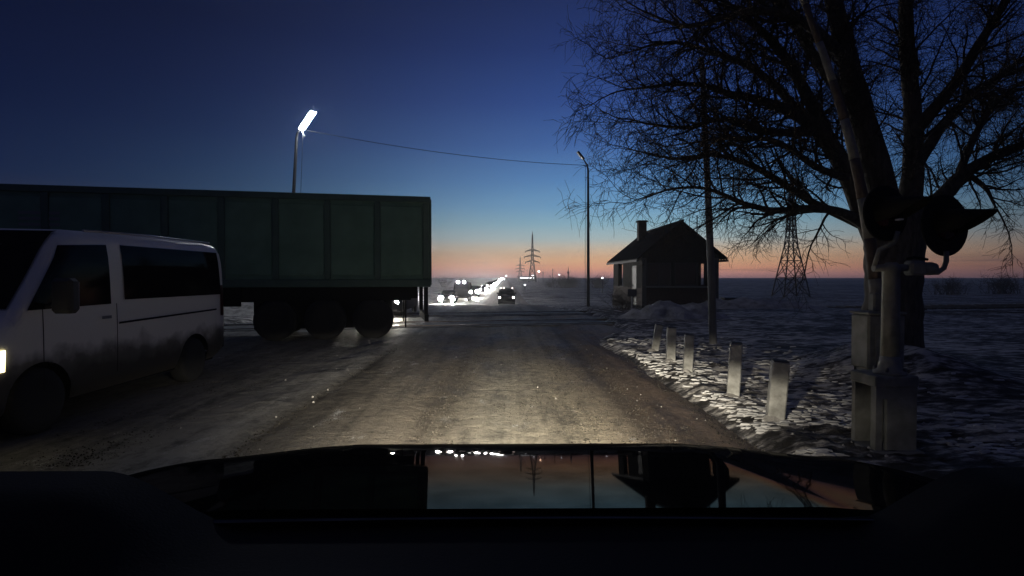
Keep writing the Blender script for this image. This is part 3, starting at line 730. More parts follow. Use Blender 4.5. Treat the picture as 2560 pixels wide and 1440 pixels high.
# ------------------------------------------------------------------ vehicles
SFAC = [(0,.93),(.04,.985),(.12,1),(.80,1),(.88,.992),(.93,.975),(.965,.93),(.988,.85),(1,.72)]
class Shell:
    # lofted vehicle body: front at y=0 facing -y
    def __init__(s, L, top, wid, bot, wheels, wr, tumble):
        s.L=L; s.top=top; s.wid=wid; s.bot=bot; s.wheels=wheels; s.wr=wr; s.tumble=tumble
    def zb(s,u):
        z=interp(s.bot,u)
        for c in s.wheels:
            d=abs(u-c)
            if d<s.wr: z=max(z, math.sqrt(s.wr**2-d*d)+s.wr*.82)
        return z
    def w(s,u,z):
        zb=interp(s.bot,u); zt_=interp(s.top,u); f=(z-zb)/max(.01,zt_-zb)
        return interp(s.wid,u)*interp(s.tumble,z)*interp(SFAC,max(0,min(1,f)))
    def body(s, n=72):
        us=sorted(set([s.L*i/n for i in range(n+1)]+[p for p,_ in s.top]))
        fr=[0,.03,.08,.2,.35,.5,.62,.72,.8,.88,.93,.965,.988,1]
        rows=[]
        for u in us:
            zb0=s.zb(u); zt_=interp(s.top,u); zb0=min(zb0,zt_-.05); side=[]
            for f in fr:
                z=lerp(zb0,zt_,f); side.append((s.w(u,z),z))
            pts=[(-a,b) for a,b in side]+[(0,zt_+.012)]+[(a,b) for a,b in reversed(side)]
            rows.append([(a,u,b) for a,b in pts])
        k=len(rows[0]); m=MB(); vs=[p for r in rows for p in r]
        fs=[(i*k+j,i*k+j+1,(i+1)*k+j+1,(i+1)*k+j) for i in range(len(rows)-1) for j in range(k-1)]
        m.add(vs,fs,True)
        b=(len(rows)-1)*k
        m.f.append(tuple(reversed(range(k)))); m.sm.append(False); m.f.append(tuple(range(b,b+k))); m.sm.append(False)
        return m
    def patch(s, quad, side, off=.010, nu=8, nz=5):
        # quad: (u,z) corners bl, br, tr, tl laid on the flank
        bl,br,tr,tl=quad; vs=[]
        for j in range(nz+1):
            v=j/nz
            for i in range(nu+1):
                q=i/nu
                u=lerp(lerp(bl[0],br[0],q),lerp(tl[0],tr[0],q),v); z=lerp(lerp(bl[1],br[1],q),lerp(tl[1],tr[1],q),v)
                vs.append((side*(s.w(u,z)+off),u,z))
        k=nu+1
        return MB().add(vs,[(j*k+i,j*k+i+1,(j+1)*k+i+1,(j+1)*k+i) for j in range(nz) for i in range(nu)],True)
    def top_patch(s,u0,u1,hw0,hw1,off=.008,n=8):
        vs=[]
        for j in range(n+1):
            u=lerp(u0,u1,j/n); hw=lerp(hw0,hw1,j/n)
            for i in range(7):
                x=-hw+2*hw*i/6; vs.append((x,u,interp(s.top,u)+off+.012*(1-abs(x)/interp(s.wid,u))))
        return MB().add(vs,[(j*7+i,j*7+i+1,(j+1)*7+i+1,(j+1)*7+i) for j in range(n) for i in range(6)],True)
def wheel(parent, x, y, r, w, s):
    M4=Matrix.Translation((x,y,r)) @ Matrix.Rotation(R(90)*s,4,'Y')
    t=MB().lathe([(r*.62,-w/2),(r*.93,-w/2),(r,-w*.35),(r,w*.35),(r*.93,w/2),(r*.62,w/2)],28,M4).build('tyre',TYRE,None)
    e=empty('wheel',(0,0,0),0,parent); t.parent=e
    m=MB().lathe([(0,w*.30),(r*.14,w*.34),(r*.18,w*.22),(r*.5,w*.20),(r*.58,w*.40),(r*.63,w*.42),(r*.63,-w*.4)],24,M4); m.build('rim',RIM,e)
    return e
VANPAINT=None
def van_paint():
    # white paint, turning dark brown-grey with a noisy edge over the lower body
    m=bpy.data.materials.new('white_paint_dark_low'); m.use_nodes=True; nt=m.node_tree; N=nt.nodes; L=nt.links; p=N['Principled BSDF']
    p.inputs['Roughness'].default_value=.38
    tc=N.new('ShaderNodeTexCoord'); sp=N.new('ShaderNodeSeparateXYZ'); L.new(tc.outputs['Object'],sp.inputs[0])
    nz=N.new('ShaderNodeTexNoise'); nz.inputs['Scale'].default_value=3; nz.inputs['Detail'].default_value=7; L.new(tc.outputs['Object'],nz.inputs['Vector'])
    a=N.new('ShaderNodeMath'); a.operation='MULTIPLY_ADD'; L.new(nz.outputs[0],a.inputs[0]); a.inputs[1].default_value=.5; L.new(sp.outputs[2],a.inputs[2])
    rp=N.new('ShaderNodeValToRGB'); e=rp.color_ramp.elements; e[0].position=.58; e[0].color=(.055,.05,.042,1); e[1].position=.82; e[1].color=(.80,.77,.73,1)
    k=rp.color_ramp.elements.new(.69); k.color=(.16,.15,.135,1)
    mr=N.new('ShaderNodeMapRange'); mr.inputs[1].default_value=0; mr.inputs[2].default_value=1.35; L.new(a.outputs[0],mr.inputs[0]); L.new(mr.outputs[0],rp.inputs[0])
    L.new(rp.outputs[0],p.inputs['Base Color']); return m
def van():
    t=empty('minivan',(-5.62,4.72,.0))
    S=Shell(4.72,[(0,.60),(.04,.88),(.14,1.02),(.55,1.15),(.68,1.22),(.98,1.60),(1.22,1.93),(1.36,2.06),(1.6,2.12),(3,2.15),(4.3,2.15),(4.6,2.13),(4.69,2.08),(4.72,1.98)],
            [(0,.66),(.08,.78),(.25,.87),(.5,.91),(.9,.925),(4.3,.925),(4.6,.905),(4.72,.88)],[(0,.34),(.2,.26),(4.4,.28),(4.72,.36)],[.98,3.78],.40,[(0,.985),(.7,1.0),(1.1,1.0),(1.6,.98),(2.2,.94)])
    P=van_paint()
    b=S.body(90).build('body',P,t)
    for sd in (1,-1):
        S.patch([(.82,1.26),(1.98,1.27),(1.98,1.97),(1.30,1.93)],sd).build('door_window',DARKGLASS,t)
        S.patch([(2.22,1.31),(4.58,1.30),(4.54,1.98),(2.22,1.98)],sd,nu=14).build('side_window',DARKGLASS,t)
        for u in (1.0,2.08): S.patch([(u-.006,.45),(u+.006,.45),(u+.006,1.27),(u-.006,1.27)],sd,.003,1,6).build('door_seam',mat('seam_black',(.01,.01,.01),.9),t)
        S.patch([(2.10,1.02),(4.4,1.05),(4.4,1.075),(2.10,1.045)],sd,.010,16,1).build('rub_strip',mat('seam_black',(.01,.01,.01)),t)
        h=S.patch([(1.80,1.10),(1.96,1.10),(1.96,1.135),(1.80,1.135)],sd,.022,3,1).build('handle',mat('handle_grey',(.2,.2,.2),.5),t)
        # mirror on a stalk
        m=MB().cbox(sd*1.16-.11,sd*1.16+.11,.92,1.06,1.22,1.58,.035).build('mirror',mat('mirror_shell',(.035,.035,.037),.6),t)
        MB().cbox(sd*1.16-.085,sd*1.16+.085,1.061,1.072,1.26,1.54,.004).build('mirror_glass',mat('mirror_silver',(.6,.6,.6),.08,metal=1),m)
        MB().tube([(sd*.9,1.05,1.28),(sd*1.08,1.0,1.34)],.025,8).build('mirror_stalk',MATS['mirror_shell'],m)
        for u in S.wheels: wheel(t,sd*.80,u,.335,.21,sd)
        vs=[]; 
        lampm=S.patch([(.035,.68),(.56,.70),(.57,.90),(.06,.90)],sd,.012,6,3); lampm.build('headlight',YELLOWLAMP,t)
        S.patch([(4.55,.95),(4.70,.95),(4.69,1.45),(4.56,1.45)],sd,.008,3,3).build('tail_light',mat('tail_red',(.08,.006,.006),.3),t)
        MB().tube([(sd*.78,1.75,2.12),(sd*.79,3.0,2.145),(sd*.79,4.45,2.135)],.014,8).build('roof_rail',mat('rail_silver',(.5,.5,.5),.35,metal=.6),t)
    S.top_patch(.72,1.46,.80,.72).build('windscreen',DARKGLASS,t)
    MB().cbox(-.84,.84,-.06,.10,.34,.58,.04).build('front_bumper',mat('bumper_grey',(.06,.06,.062),.6),t)
    MB().cbox(-.86,.86,4.66,4.80,.38,.60,.04).build('rear_bumper',MATS['bumper_grey'],t)
    MB().cbox(-.45,.45,-.012,.04,.66,.82,.02).build('grille',BLACKMETAL,t)
    MB().box(-.80,.80,.55,4.5,.24,.36).build('underbody',BLACKMETAL,t)
    MB().box(-.70,.70,.62,1.34,.30,.9).build('front_axle_bay',BLACKMETAL,t); MB().box(-.70,.70,3.40,4.16,.30,.9).build('rear_axle_bay',BLACKMETAL,t)
    return tag(t,'white minivan with dark side windows passing close on the left','van')
van()

def trailer():
    # local frame: x runs from the tail (0) forwards to the tractor, y=0 is the flank facing us, +y away from us
    d=Vector((-.978,-.208,0)); ang=math.atan2(d.y,d.x)
    t=empty('lorry',(-1.94,14.5,.0),ang)
    def Bx(x0,x1,y0,y1,z0,z1): return MB().box(x0,x1,-y1,-y0,z0,z1)   # y mirrored so +y_local faces away
    green=mat('lorry_green',(.13,.25,.175),.6,col2=(.17,.31,.22),scale=2,bump=.01,bscale=1.2)
    dgreen=mat('lorry_dark_green',(.075,.14,.105),.6,col2=(.095,.17,.13),scale=3)
    Lb=13.4; Wd=2.45; z0,z1=1.32,3.64
    Bx(.03,Lb,.03,Wd-.03,z0+.02,z1-.04).build('cargo_body',green,t)
    # flank: pressed panels between posts, with rails above and below
    pm=None
    n=11; st=(Lb-.10)/n
    for sd in (0,1):
        for i in range(n):
            x0=.05+i*st; y0,y1=(-.012,.029) if sd==0 else (Wd-.029,Wd+.012)
            m=MB().cbox(x0+.16,x0+st-.0,-y1,-y0,z0+.30,z1-.26,.012); o=m.build('side_panel',green,t)
        for i in range(n+1):
            x0=.05+i*st; y0,y1=(-.045,.03) if sd==0 else (Wd-.03,Wd+.045)
            MB().cbox(x0-.0,x0+.15,-y1,-y0,z0+.20,z1-.16,.012).build('side_post',dgreen,t)
        y0,y1=(-.05,.03) if sd==0 else (Wd-.03,Wd+.05)
        MB().cbox(0,Lb+.02,-y1,-y0,z1-.155,z1,.015).build('top_rail',dgreen,t)
        MB().cbox(0,Lb+.02,-y1,-y0,z0,z0+.195,.015).build('bottom_rail',dgreen,t)
    # pale striped plate on a forward panel
    pl=mat('pale_plate_grey',(.22,.24,.24),.6)
    for k in range(3):
        MB().cbox(8.30,9.10,.0125,.024,2.72+k*.13,2.79+k*.13,.003).build('pale_stripe',pl,t)
    # tail doors
    for y in (.06,Wd/2+.01): Bx(-.03,.028,y,y+Wd/2-.07,z0+.05,z1-.06).build('rear_door',dgreen,t)
    # chassis, guards, flaps
    for y in (.65,Wd-.65-.14): Bx(.3,Lb-.3,y,y+.14,1.0,1.31).build('chassis_rail',BLACKMETAL,t)
    Bx(.05,.15,.05,Wd-.05,.42,.60).build('rear_guard',BLACKMETAL,t); Bx(.06,.16,.10,.22,.60,1.31).build('guard_post',BLACKMETAL,t); Bx(.06,.16,Wd-.22,Wd-.1,.60,1.31).build('guard_post',BLACKMETAL,t)
    for y in (.06,Wd-.5): Bx(.62,.65,y,y+.44,.28,1.30).build('mud_flap',BLACKMETAL,t)
    for y in (.02,Wd-.06):
        Bx(4.55,13.2,y,y+.04,.86,1.31).build('side_guard',BLACKMETAL,t)
        Bx(.5,4.5,y+.02,y+.05,.98,1.31).build('wheel_skirt',BLACKMETAL,t)
    Bx(5.2,6.6,.12,.6,.85,1.2).build('tool_box',BLACKMETAL,t)
    for x in (9.9,): 
        for y in (.35,Wd-.5): Bx(x,x+.14,y,y+.14,.25,1.31).build('landing_leg',STEEL,t)
    Bx(.98,4.35,.42,Wd-.42,.26,1.0).build('axle_shade_fill',BLACKMETAL,t)  # suspension and tanks as one black block, filling in shade between the wheels
    for x in (1.45,2.62,3.79):
        Bx(x-.06,x+.06,.4,Wd-.4,.44,.56).build('axle',BLACKMETAL,t)
        for y,s in ((.20,1),(Wd-.20,-1)):
            e=empty('wheel',(x,-y,.51),0,t); M4=Matrix.Rotation(R(-90)*s,4,'X')
            MB().lathe([(.30,-.17),(.48,-.17),(.51,-.12),(.51,.12),(.48,.17),(.30,.17)],28,M4).build('tyre',TYRE,e)
            MB().lathe([(0,.10),(.10,.12),(.12,.02),(.24,.0),(.29,.14),(.31,.15),(.31,-.15)],20,M4).build('rim',RIM,e)
    # tractor unit ahead of the trailer
    cab=mat('cab_paint',(.10,.11,.12),.5)
    Bx(11.0,16.3,.75,Wd-.75,.75,1.0).build('tractor_frame',BLACKMETAL,t)
    c=MB(); c.prism([(14.4,.75),(16.35,.75),(16.42,1.6),(16.2,3.15),(15.6,3.45),(14.4,3.45)],'y',-Wd+.02,-.02); o=recalc(c.build('cab',cab,t))
    Bx(15.2,16.05,-.005,.02,1.9,2.8).build('cab_window',DARKGLASS,t); Bx(15.2,16.05,Wd-.02,Wd+.005,1.9,2.8).build('cab_window',DARKGLASS,t)
    for x in (12.3,15.6):
        for y,s in ((.20,1),(Wd-.20,-1)):
            e=empty('wheel',(x,-y,.51),0,t); M4=Matrix.Rotation(R(-90)*s,4,'X')
            MB().lathe([(.30,-.17),(.48,-.17),(.51,-.12),(.51,.12),(.48,.17),(.30,.17)],28,M4).build('tyre',TYRE,e)
            MB().lathe([(0,.10),(.10,.12),(.12,.02),(.24,.0),(.29,.14),(.31,.15),(.31,-.15)],20,M4).build('rim',RIM,e)
    return tag(t,'long dark green lorry trailer crossing in front behind the minivan','lorry')
trailer()

CARS=Shell(4.3,[(0,.52),(.04,.68),(.12,.74),(.9,.93),(1.15,.98),(1.85,1.40),(2.3,1.47),(3.1,1.42),(3.75,1.05),(4.2,1.0),(4.3,.75)],
           [(0,.62),(.15,.78),(.5,.84),(3.8,.85),(4.15,.80),(4.3,.72)],[(0,.30),(.3,.22),(4,.24),(4.3,.34)],[.82,3.45],.35,[(0,1),(.9,1),(1.0,.95),(1.5,.74)])
SUV=Shell(4.5,[(0,.60),(.04,.85),(.15,.98),(1.0,1.10),(1.2,1.15),(1.8,1.62),(2.1,1.74),(4.0,1.72),(4.35,1.64),(4.45,1.25),(4.5,.9)],
           [(0,.70),(.15,.84),(.5,.90),(4.2,.90),(4.5,.84)],[(0,.38),(.3,.30),(4.2,.32),(4.5,.45)],[.88,3.6],.40,[(0,1),(1.1,1),(1.2,.96),(1.75,.80)])
def car(S, x, y, label, paint, lamp, rz=0, head=True, group=None, lr=.14, beams=0, roofbar=False, fogs=False):
    t=empty('car',(x,y,zt(x,y)),rz)
    S.body(46).build('body',paint,t)
    suv = S is SUV
    for sd in (1,-1):
        if suv:
            S.patch([(1.35,1.12),(3.0,1.12),(2.95,1.60),(1.85,1.60)],sd).build('side_window',DARKGLASS,t)
            S.patch([(3.08,1.12),(4.2,1.14),(4.1,1.60),(3.03,1.60)],sd).build('side_window',DARKGLASS,t)
        else:
            S.patch([(1.3,.98),(2.35,.98),(2.3,1.38),(1.88,1.36)],sd).build('side_window',DARKGLASS,t)
            S.patch([(2.42,.98),(3.5,1.0),(3.1,1.35),(2.37,1.38)],sd).build('side_window',DARKGLASS,t)
        for u in S.wheels: wheel(t,sd*(interp(S.wid,u)-.11),u,.31 if not suv else .36,.19,sd)
        hz=.58 if not suv else .80
        lx=.60 if not suv else .66
        MB().lathe([(lr*1.15,-.02),(lr*1.15,.05),(lr,.05)],20,Matrix.Translation((sd*lx,.10,hz)) @ Matrix.Rotation(R(90),4,'X')).build('lamp_rim',BLACKMETAL,t)
        MB().lathe([(lr,.04),(lr*.8,.075),(0,.09)],20,Matrix.Translation((sd*lx,.10,hz)) @ Matrix.Rotation(R(90),4,'X')).build('headlight',lamp if head else mat('dead_lamp',(.2,.2,.2),.3),t)
        if fogs: MB().lathe([(.07,.03),(0,.05)],14,Matrix.Translation((sd*lx*.9,.03,hz-.26)) @ Matrix.Rotation(R(90),4,'X')).build('fog_light',lamp,t)
        zt_l=(.86,.72)[not suv]
        MB().cbox(sd*(.70 if suv else .62)-.10,sd*(.70 if suv else .62)+.10,S.L-.06,S.L+.015,zt_l-.07,zt_l+.09,.015).build('tail_light',TAIL if not head else mat('tail_red',(.08,.006,.006),.3),t)
        MB().cbox(sd*.98-.08,sd*.98+.08,1.35,1.45,1.0 if not suv else 1.12,1.15 if not suv else 1.3,.02).build('mirror',paint,t)
    if suv:
        S.top_patch(1.22,1.80,.80,.70).build('windscreen',DARKGLASS,t)
        MB().cbox(-.62,.62,4.44,4.475,1.12,1.55,.01).build('rear_window',DARKGLASS,t)
    else:
        S.top_patch(1.18,1.84,.70,.58).build('windscreen',DARKGLASS,t); S.top_patch(3.15,3.72,.56,.66).build('rear_window',DARKGLASS,t)
    MB().cbox(-.42,.42,-.015,.06,.42,.60,.02).build('grille',BLACKMETAL,t)
    MB().box(-.7,.7,.2,S.L-.2,.2,.45).build('underbody',BLACKMETAL,t)
    if roofbar:
        MB().tube([(-.72,2.6,1.80),(.72,2.6,1.80)],.025,8).build('roof_bar',STEEL,t)
        for x_ in (-.62,.30,.62): MB().lathe([(.055,-.03),(.06,.02),(0,.05)],12,Matrix.Translation((x_,2.63,1.80)) @ Matrix.Rotation(R(-90),4,'X')).build('roof_lamp',TAIL,t)
    if beams:
        for sd in (-1,1):
            ld=bpy.data.lights.new('headlight_beam','SPOT'); ld.energy=beams; ld.spot_size=R(70); ld.spot_blend=.6; ld.color=(1,.90,.72); ld.shadow_soft_size=.1
            lo=bpy.data.objects.new('headlight_beam',ld); COL.objects.link(lo); lo.parent=t
            lo.location=(sd*(.6 if not suv else .66),-.06,(.58 if not suv else .80)); lo.rotation_euler=Vector((0,-1,-.62)).to_track_quat('-Z','Y').to_euler()
    return tag(t,label,'car',group)
QG='cars queueing with headlights on'  # queue lamp lenses are oversized, the extra glowing disc stands in for glare
car(CARS,-4.80,21.5,'car with headlights on half hidden behind the lorry wheels',CARGREY,HEAD,0,group=QG,lr=.085,beams=120)
car(CARS,-6.45,61,'nearest oncoming car with two bright headlights right of the lorry',CARGREY,HEADNEAR,0,group=QG,lr=.30,beams=1500,fogs=True)
car(SUV,-4.9,84,'second oncoming vehicle in the queue, just behind the nearest',CARDARK,HEADNEAR,0,group=QG,lr=.30,beams=1500)
car(CARS,-4.3,106,'third oncoming car in the queue of headlights',CARDARK,HEADFAR,0,group=QG,lr=.30,fogs=True,beams=1200)
car(SUV,-3.75,128,'fourth oncoming car, brightest white glare in the queue',CARDARK,HEADFAR,0,group=QG,lr=.36,fogs=True,beams=1800)
names=['fifth','sixth','seventh','eighth','ninth','tenth','eleventh','twelfth']
for i,(y,x,r) in enumerate([(150,-3.9,.34),(175,-3.6,.34),(205,-3.6,.36),(240,-3.9,.36),(285,-4.0,.38),(340,-4.1,.40),(420,-4.2,.42),(520,-3.2,.44)]):
    car(CARS if i%2 else SUV,x,y,names[i]+' oncoming car in the far queue of headlights',CARDARK,HEADFAR,0,group=QG,lr=r)
car(SUV,.10,61.5,'dark off-road car driving away with tail lights on',CARDARK,HEAD,math.pi,head=False,roofbar=True)
# minibus behind the nearest oncoming car, marker lights along its roof
def minibus():
    t=empty('minibus',(-5.6,70,zt(-5.6,70)))
    S=Shell(6.5,[(0,.7),(.05,1.0),(.2,1.2),(.6,1.5),(1.1,2.2),(1.5,2.45),(6.3,2.45),(6.45,2.3),(6.5,1.6)],[(0,.8),(.2,.95),(.6,1.0),(6.4,1.0),(6.5,.95)],[(0,.4),(6.5,.4)],[1.1,5.0],.42,[(0,1),(1.3,1),(2.5,.93)])
    S.body(50).build('body',CARDARK,t)
    for sd in (1,-1):
        S.patch([(1.5,1.4),(6.2,1.4),(6.2,2.1),(1.7,2.1)],sd).build('side_window',DARKGLASS,t)
        for u in S.wheels: wheel(t,sd*.88,u,.36,.22,sd)
        MB().lathe([(.1,.03),(0,.06)],16,Matrix.Translation((sd*.7,.1,.8)) @ Matrix.Rotation(R(90),4,'X')).build('headlight',mat('dead_lamp',(.2,.2,.2)),t)
    S.top_patch(.62,1.45,.85,.8).build('windscreen',DARKGLASS,t)
    for x in (-.35,.42): MB().lathe([(.13,-.02),(.13,.03),(0,.07)],14,Matrix.Translation((x-.1,1.2,2.42)) @ Matrix.Rotation(R(90),4,'X')).build('marker_light',HEADFAR,t)
    return tag(t,'dark minibus with two roof lights behind the nearest oncoming car','minibus')
minibus()

# ------------------------------------------------------------------ far things: pylons, shrubs, lights, sheds
DARKLATTICE = mat('dark_lattice_steel', (.03,.03,.032), .8)
def pylon(x, y, H, wb, arms, label, thick, top=.5):
    t=empty('pylon',(x,y,zt(x,y)))
    def hw(z):
        k=z/H
        return lerp(wb,wb*.30,k/.45) if k<.45 else lerp(wb*.30,wb*.06,(k-.45)/.55)
    ls=[(sx,sy) for sx in (-1,1) for sy in (-1,1)]
    zs=[0,H*.16,H*.30,H*.42,H*.52,H*.61,H*.70,H*.78,H*.86,H]
    for sx,sy in ls: MB().tube([(sx*hw(z),sy*hw(z),z-.2*(z==0)) for z in zs],thick,4,True,False).build('leg',DARKLATTICE,t)
    m=MB()
    for a,b in zip(zs,zs[1:]):
        for i in range(4):
            p,q=((-1,-1),(1,-1),(1,1),(-1,1))[i],((1,-1),(1,1),(-1,1),(-1,-1))[i]
            A=Vector((p[0]*hw(a),p[1]*hw(a),a)); B=Vector((q[0]*hw(b),q[1]*hw(b),b)); C=Vector((q[0]*hw(a),q[1]*hw(a),a)); D=Vector((p[0]*hw(b),p[1]*hw(b),b))
            m.tube([A,B],thick*.6,4,False,False); m.tube([C,D],thick*.6,4,False,False); m.tube([D,B],thick*.6,4,False,False)
    m.build('lattice',DARKLATTICE,t)
    for z,w in arms:
        q=MB()
        for s in (-1,1):
            for sy in (-1,1):
                q.tube([(s*hw(z),sy*hw(z),z),(s*w,0,z-.02*H)],thick*.8,4,True,False); q.tube([(s*hw(z),sy*hw(z),z+.025*H),(s*w,0,z-.02*H)],thick*.8,4,True,False)
            q.tube([(s*w,0,z-.02*H),(s*w,0,z-.05*H)],thick*.7,4,True,False)
        q.build('cross_arm',DARKLATTICE,t)
    MB().tube([(0,0,H*.98),(0,0,H*1.06)],thick*.8,4).build('spire',DARKLATTICE,t)
    return tag(t,label,'pylon','power pylons')
pylon(13.9,290,24.6,2.0,[(16.5,3.6),(13.6,4.1),(10.8,3.6)],'tall power pylon on the horizon behind the dark off-road car',.28)
pylon(14.6,560,21.5,2.2,[(14.0,4.0),(10.8,4.6),(7.8,4.0)],'smaller, more distant power pylon beside the tall one',.30)
pylon(43.6,85,18.5,2.0,[(17.6,2.2),(15.6,2.6),(13.8,2.2)],'near power pylon standing between gatehouse and bare tree',.10)
def shrub(x,y,w,h,label,seed,n=60):
    r=random.Random(seed); m=MB(); 
    for i in range(n):
        a=r.uniform(0,6.28); p=Vector((r.gauss(0,w*.22),r.gauss(0,w*.12),-.1)); d=Vector((math.cos(a)*.5,math.sin(a)*.3,1)); L_=h*r.uniform(.5,1)
        pts=[p]; 
        for k in range(4):
            d=(d+Vector((r.gauss(0,.25),r.gauss(0,.2),0))).normalized(); pts.append(pts[-1]+d*L_/4)
        m.tube(pts,[.03*h/2,.022*h/2,.015*h/2,.01*h/2,.006*h/2],3,False)
        for k in range(9):
            q=pts[2+k%3]; e=(Vector((r.gauss(0,1),r.gauss(0,.6),r.uniform(.1,1)))).normalized(); m.tube([q,q+e*L_*.22,q+e*L_*.38+Vector((0,0,.03))],[.012*h/2,.009*h/2,.005*h/2],3,False)
    t=empty('bush',(x,y,zt(x,y))); m.build('branches',TWIG,t,'stuff')
    s=MB(); s.tube([(0,0,-.2),(0,0,.3)],.05*h/2+.02,6); s.build('stem',BARK,t)
    return tag(t,label,'bush','bare bushes on the plain')
shrub(15.5,150,5.5,3.4,'broad bare bush on the horizon left of the unlit lamp',1,90)
shrub(18.5,155,4.0,3.0,'bare bush adjoining the broad one, just left of the unlit lamp',2,70)
shrub(25.0,150,4.5,3.4,'bare bush on the horizon between the unlit lamp and gatehouse',3,80)
shrub(12.8,160,2.5,2.2,'small bare bush nearest the tall pylon on the horizon',4,40)
shrub(5.5,26.2,1.5,1.2,'low bare shrub against the road side of the gatehouse',5,40)
shrub(76,95,7,3.0,'dark bare bush on the horizon beyond the signal visor',7,70)
shrub(87,97,6,3.6,'bare bush at the far right edge of the horizon',8,70)
shrub(-17.5,160,2.0,3.0,'lone small bush on the horizon right of the lorry',6,30)
def small_lamp(x,y,z,r,glow,label,arm=True):
    t=empty('yard_lamp',(x,y,zt(x,y))); H=z-zt(x,y)
    MB().tube([(0,0,-.2),(0,0,H)],[.08,.05],6).build('pole',BLACKMETAL,t)
    MB().lathe([(r*1.1,.06),(r*1.2,.10),(0,r*.5+.1)],12,Matrix.Translation((0,0,H))).build('lamp_cap',BLACKMETAL,t)
    MB().lathe([(0,-r*.9),(r*.8,-r*.5),(r,0),(r*.9,.05)],12,Matrix.Translation((0,0,H))).build('bulb',glow,t)
    return tag(t,label,'lamp','distant lamps')
small_lamp(15.5,260,3.8,.42,WARMGLOW,'distant orange lamp just right of the tall pylon')
small_lamp(19.2,200,2.1,.20,COOLGLOW,'distant pale lamp in front of the broad bare bush')
small_lamp(17.7,102,1.25,.12,COOLGLOW,'distant pale lamp close to the gatehouse eaves')
small_lamp(14.5,300,2.0,.35,COOLGLOW,'distant pale lamp at the foot of the tall pylon')
small_lamp(4.5,130,-.45,.16,COOLGLOW,'low distant pale lamp in the dark right of the road')
small_lamp(.3,330,1.8,.40,COOLGLOW,'distant lamp above the end of the car queue')
small_lamp(-.8,300,-.1,.36,COOLGLOW,'distant lamp just below another at the end of the queue')
for i,(x,y,h,lab) in enumerate([(18.8,280,5.4,'far bare post right of the orange lamp'),(22.3,265,6.6,'taller far post beside the broad bush')]):
    t=empty('far_post',(x,y,zt(x,y))); MB().tube([(0,0,-.3),(0,0,h)],[.16,.12],6).build('shaft',STEEL,t); MB().cbox(-.5,.5,-.06,.06,h-.7,h-.5,.02).build('cross_piece',STEEL,t); tag(t,lab,'post','far posts on the plain')
t=empty('radio_mast',(50,445,zt(50,445)))
MB().tube([(0,0,-.3),(0,0,6)],[.6,.5],6).build('base_tower',STEEL,t); MB().lathe([(.6,5.2),(.95,5.5),(.95,6.4),(.4,6.8)],12).build('gallery',STEEL,t); MB().tube([(0,0,6.5),(0,0,11)],[.3,.12],6).build('aerial',STEEL,t)
tag(t,'far slim tower with a thick middle on the horizon','tower')
t=empty('roadside_building',(13,340,zt(13,340)))
MB().cbox(-5.5,5.5,-2.5,2.5,-.3,2.6,.05).build('wall',mat('far_wall',(.12,.12,.12),.9),t); MB().cbox(-6,6,-3,3,2.61,3.0,.05).build('roof',STEEL,t)
MB().cbox(-4.2,4.2,-2.62,-2.52,1.75,2.35,.02).build('lit_strip',emis('strip_glow',(.95,.97,1),3.0),t); MB().cbox(-4.6,-3.7,-2.6,-2.51,0,1.6,.02).build('door',BLACKMETAL,t)
tag(t,'low far building with a lit white strip at the pylon foot','building')
# relay cabinet and sign by the gatehouse
t=empty('relay_cabinet',(12.6,31,zt(12.6,31)))
MB().cbox(-.5,.5,-.3,.3,.06,.52,.03).build('casing',mat('cabinet_grey',(.03,.03,.033),.8),t); MB().cbox(-.56,.56,-.36,.36,.521,.56,.015).build('roof',STEEL,t)
for s_ in (-1,1): MB().cbox(s_*.25-.22,s_*.25+.22,-.312,-.301,.10,.48,.004).build('door',MATS['cabinet_grey'],t)
MB().cbox(-.45,.45,-.26,.26,-.2,.059,.02).build('plinth',STEEL,t)
tag(t,'low grey relay cabinet right of the gatehouse','cabinet')
t=empty('track_sign',(5.6,24.7,-.02))
MB().tube([(0,0,-.2),(0,0,1.05)],.035,8).build('post',WHITEPAINT,t); MB().cbox(-.20,.20,-.05,-.036,.72,1.04,.005).build('board',mat('sign_grey',(.10,.10,.10),.6),t)
tag(t,'short sign post by the rails left of the gatehouse','sign')

# ------------------------------------------------------------------ the car we look out from: bonnet, cowl, dashboard, headlamps
OWN_BEAM=560
def beam_profile(ld):
    # dipped beam: strongest just under a soft horizontal cut-off, fading sideways
    ld.use_nodes=True; nt=ld.node_tree; N=nt.nodes; L=nt.links; em=N['Emission']
    def M(op,a,b=None,clamp=False):
        n=N.new('ShaderNodeMath'); n.operation=op; n.use_clamp=clamp
        for i,v in enumerate((a,b)):
            if v is None: continue
            if isinstance(v,(int,float)): n.inputs[i].default_value=v
            else: L.new(v,n.inputs[i])
        return n.outputs[0]
    ge=N.new('ShaderNodeNewGeometry'); sp=N.new('ShaderNodeSeparateXYZ'); L.new(ge.outputs['Incoming'],sp.inputs[0])
    x,y,z=sp.outputs
    s=M('MULTIPLY',M('SIGN',y),M('MULTIPLY',z,-1.0))          # sine of the angle below the horizon
    mr=N.new('ShaderNodeMapRange'); mr.interpolation_type='SMOOTHSTEP'; L.new(s,mr.inputs[0])
    mr.inputs[1].default_value=math.sin(R(1.6)); mr.inputs[2].default_value=math.sin(R(7.0)); mr.inputs[3].default_value=0; mr.inputs[4].default_value=1
    rise=M('DIVIDE',1.0,M('POWER',M('MAXIMUM',s,.06),.8))
    az=M('ARCTANGENT',M('DIVIDE',x,y))
    hor=M('POWER',2.718,M('MULTIPLY',M('POWER',M('ABSOLUTE',M('DIVIDE',M('ADD',az,R(1)),R(24))),2.0),-1.0))
    L.new(M('MULTIPLY',M('MULTIPLY',mr.outputs[0],rise),hor),em.inputs['Strength'])
